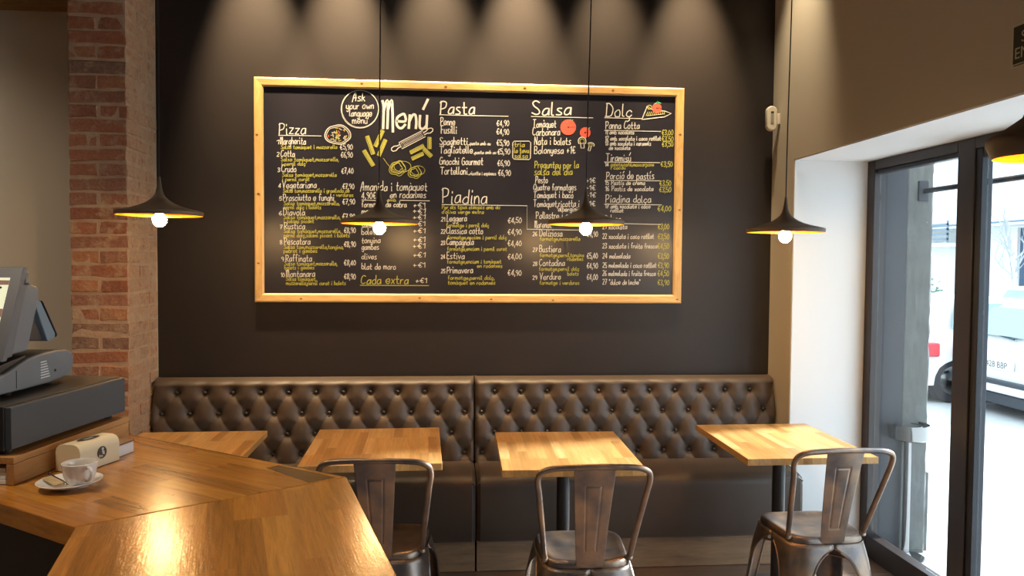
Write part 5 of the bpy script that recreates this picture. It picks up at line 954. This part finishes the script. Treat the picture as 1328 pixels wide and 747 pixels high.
# cars, noses away from the shop (local +x forward)
def car(name,label,loc,rz,plate=None,tag_=None):
    t=thing(name,label,'car',loc,rz,'white parked cars outside')
    prof=[(0.03,.42),(0,.60),(.02,.84),(.10,.92),(.36,1.30),(.52,1.385),(1.2,1.42),(2.0,1.36),(2.75,.98),(3.45,.86),(3.72,.70),(3.78,.45),(3.70,.27),(3.32,.24)]
    def arch(cx,n=9): return [(cx-.33*math.cos(PI*k/n)*-1,.24+.36*math.sin(PI*k/n)) for k in range(n+1)]
    low=arch(3.02)+arch(.66)
    poly=prof+[(x,z) for x,z in low]+[(.25,.24),(.06,.28)]
    n=len(poly); ny=9
    def inset(z): return 0 if z<.9 else (z-.9)*.42
    # body as lofted slices across the width
    V=[];f=[]
    for j in range(ny):
        s=2*j/(ny-1)-1; s2=math.copysign(abs(s)**.8,s)
        for x,z in poly:
            W=.80-inset(z); e=1-abs(s)**6*.035
            xx=1.89+(x-1.89)*e; zz=z if z<.5 else z-.02*abs(s)**4
            V.append((xx,s2*W,zz))
    for j in range(ny-1):
        for i in range(n): a=j*n+i; b=j*n+(i+1)%n; f.append((a,b,b+n,a+n))
    f.append(tuple(range(n))); f.append(tuple((ny-1)*n+i for i in reversed(range(n))))
    MB().add(V,f).obj('body','car_white',t,smooth=True)
    MB().add([(.115,-.60,.955),(.115,.60,.955),(.335,.50,1.285),(.335,-.50,1.285)],[(0,1,2,3)]).obj('rear_window','car_glass',t,solid=.02,loc=(-.035,0,.015))
    MB().tube([(.062,-.15,.955),(.10,.33,1.0)],.012,6).obj('rear_wiper','car_black',t)
    for s in (-1,1):
        wn=MB().add([(.62,s*.735,.99),(1.55,s*.735,.99),(1.55,s*.62,1.31),(.75,s*.62,1.31)],[(0,1,2,3)]).add([(1.6,s*.735,.99),(2.55,s*.735,.99),(2.1,s*.62,1.28),(1.6,s*.62,1.31)],[(0,1,2,3)]); wn.obj('side_window','car_glass',t,solid=.015,loc=(0,s*.045,0))
        MB().box(-.012,.46,min(s*.62,s*.812),max(s*.62,s*.812),.62,.80).obj('tail_lamp','tail_red',t,bevel=.02)
        MB().box(3.5,3.74,min(s*.5,s*.79),max(s*.5,s*.79),.62,.76).obj('head_lamp','car_glass',t,bevel=.03)
        for cx in (.66,3.02):
            wh=MB().lathe([(0,-.09),(.20,-.09),(.29,-.085),(.305,-.06),(.305,.06),(.29,.085),(.20,.09),(0,.09)],28).obj('wheel','tyre',t,smooth=True,loc=(cx,s*.70,.305),rot=(R(90),0,0))
            MB().lathe([(0,0),(.17,0),(.19,.012),(.15,.02),(0,.022)],20).obj('hub_cap','steel',wh,smooth=True,loc=(0,0,-.092*s) ,rot=(0,R(180) if s>0 else 0,0))
    MB().box(-.035,.05,-.74,.74,.30,.40).obj('rear_bumper','car_white',t,bevel=.02)
    MB().box(-.05,.03,-.745,.745,.405,.455).obj('bumper_strip','car_black',t,bevel=.01)
    MB().box(.35,3.3,-.70,.70,.16,.235).obj('underbody','car_black',t)
    MB().box(.04,.34,-.6,.6,.14,.28).obj('rear_valance','car_black',t,bevel=.02)
    if plate:
        p=MB().box(-.03,-.012,-.26,.26,.585,.695).obj('number_plate','plate_white',t,bevel=.004)
        txt(plate,.105,(-.0315,.245,.603),(R(90),0,R(-90)),'dark_print',p)
    return t
car('parked_car','white hatchback parked tail on, number plate facing the door glass',(6.60,8.60,-.25),R(0),'1428 BBP')
car('parked_car','white hatchback with a red tail lamp seen between column and mullion',(5.98,10.28,-.25),R(0),'2093 CKT')
car('parked_car','white car farther back in front of the slatted gate',(12.2,15.6,-.25),R(-90),None)
# street front opposite
fb=thing('street_building','sunlit white rendered building across the street','building',(18.6,18,-.25))
MB().box(0,.4,-14,2.1,0,6.4).box(0,.4,5.6,18,0,6.4).box(0,.4,2.1,5.6,3.05,6.4).obj('wall','render',fb)
for k in range(22): MB().box(.10,.14,2.11+k*.159,2.11+k*.159+.135,0,3.04).obj('gate_slat','slat_blue',fb)
MB().box(-.9,0,-14,18,3.1,3.16).obj('ledge','render',fb)
MB().box(-.06,-.005,-14,18,3.24,3.30).obj('string_course','rail_grey',fb)
bl_=thing('balcony','pale balcony with grey rails across the street, left of the mullion','balcony',(17.4,27.5,2.2))
MB().box(-.2,1.1,-2.4,2.4,0,.12).obj('balcony_slab','render',bl_)
for k in range(4): MB().box(-.2,-.16,-2.4,2.4,.22+k*.17,.22+k*.17+.07).obj('rail','rail_grey',bl_)
for k in range(5): MB().box(-.2,-.15,-2.4+k*1.18,-2.34+k*1.18,.12,.9).obj('post','rail_grey',bl_)
rnd=random.Random(8)
def foliage(n,r,parent,name,seed,sz=.08):
    rr=random.Random(seed); B=MB()
    for i in range(n):
        c=Vector((rr.gauss(0,1),rr.gauss(0,1),rr.gauss(0,1))); c=c.normalized()*rr.random()**.4; c=Vector((c.x*r[0],c.y*r[1],c.z*r[2]))
        u=Vector((rr.gauss(0,1),rr.gauss(0,1),rr.gauss(0,1))).normalized(); w_=u.cross(Vector((rr.gauss(0,1),rr.gauss(0,1),1))).normalized(); s_=sz*rr.uniform(.6,1.2)
        B.add([c-u*s_,c+w_*s_*.4,c+u*s_,c-w_*s_*.4],[(0,1,2,3)])
    o=B.obj(name,'leaf',parent,fix=False); o['kind']='stuff'; return o
pb=thing('potted_shrub','green shrub above the balcony rail across the street','plant',(16.9,28.0,3.36)); foliage(160,(.3,1.5,.35),pb,'leaves',2,.14)
MB().lathe([(0,-.98),(.2,-.98),(.26,-.45),(0,-.45)],14).obj('pot','render',pb)
sh_=thing('street_shrub','sparse green shrub across the street, above the left car','plant',(14.6,22.7,-.25)); f_=foliage(260,(.6,.9,.7),sh_,'leaves',3,.11); f_.location=(0,0,1.05)
MB().tube([(0,0,0),(.05,.05,.7)],.04,6).tube([(0,0,.3),(.2,-.3,.9)],.025,6).obj('stem','bark',sh_)
tr=thing('bare_tree','bare pale tree in front of the slatted gate across the street','tree',(14.6,18.6,-.25))
B=MB(); Bt=MB(); rr=random.Random(21)
def branch(p,d,l,r,dep):
    q=[p]; 
    for k in range(4):
        d=(d+Vector((rr.gauss(0,.13),rr.gauss(0,.13),rr.gauss(0,.08)))).normalized(); p=p+d*l/4; q.append(p)
    (B if dep<2 else Bt).tube(q,[r*(1-.12*k) for k in range(5)],5,cap=False)
    if dep<4:
        for k in range(3 if dep<3 else 2):
            nd=(d+Vector((rr.gauss(0,.5),rr.gauss(0,.55),rr.uniform(-.1,.45)))).normalized(); branch(q[2+k%3],nd,l*.68,r*.55,dep+1)
branch(Vector((0,0,0)),Vector((.0,-.14,1)),1.5,.09,0); B.obj('trunk','bark',tr,smooth=True); Bt.obj('twigs','twig',tr)
aw=thing('street_awning','blue grey awning high across the street, seen in the upper pane','awning',(9.4,13.2,4.15))
MB().add([(0,-1.1,0),(0,1.3,0),(1.2,1.3,.55),(1.2,-1.1,.55)],[(0,1,2,3)]).obj('canopy','roof_blue',aw,solid=.03)
MB().box(-.02,.02,-1.1,1.3,-.22,0).obj('valance','roof_blue',aw)
MB().tube([(.0,-1.0,-.02),(1.2,-1.0,.3)],.02,6).tube([(.0,1.2,-.02),(1.2,1.2,.3)],.02,6).obj('arm','rail_grey',aw)
sl=thing('street_lamp','grey disc street lamp seen through the top of the door glass','street lamp',(8.8,11.0,-.25))
MB().lathe([(0,3.95),(.40,3.95),(.42,4.0),(.2,4.08),(0,4.1)],24).obj('lamp_head','rail_grey',sl,smooth=True)
MB().tube([(2.6,0,0),(2.6,0,4.2),(1.5,0,4.3),(0,0,4.1)],.03,8).obj('lamp_arm','render',sl)
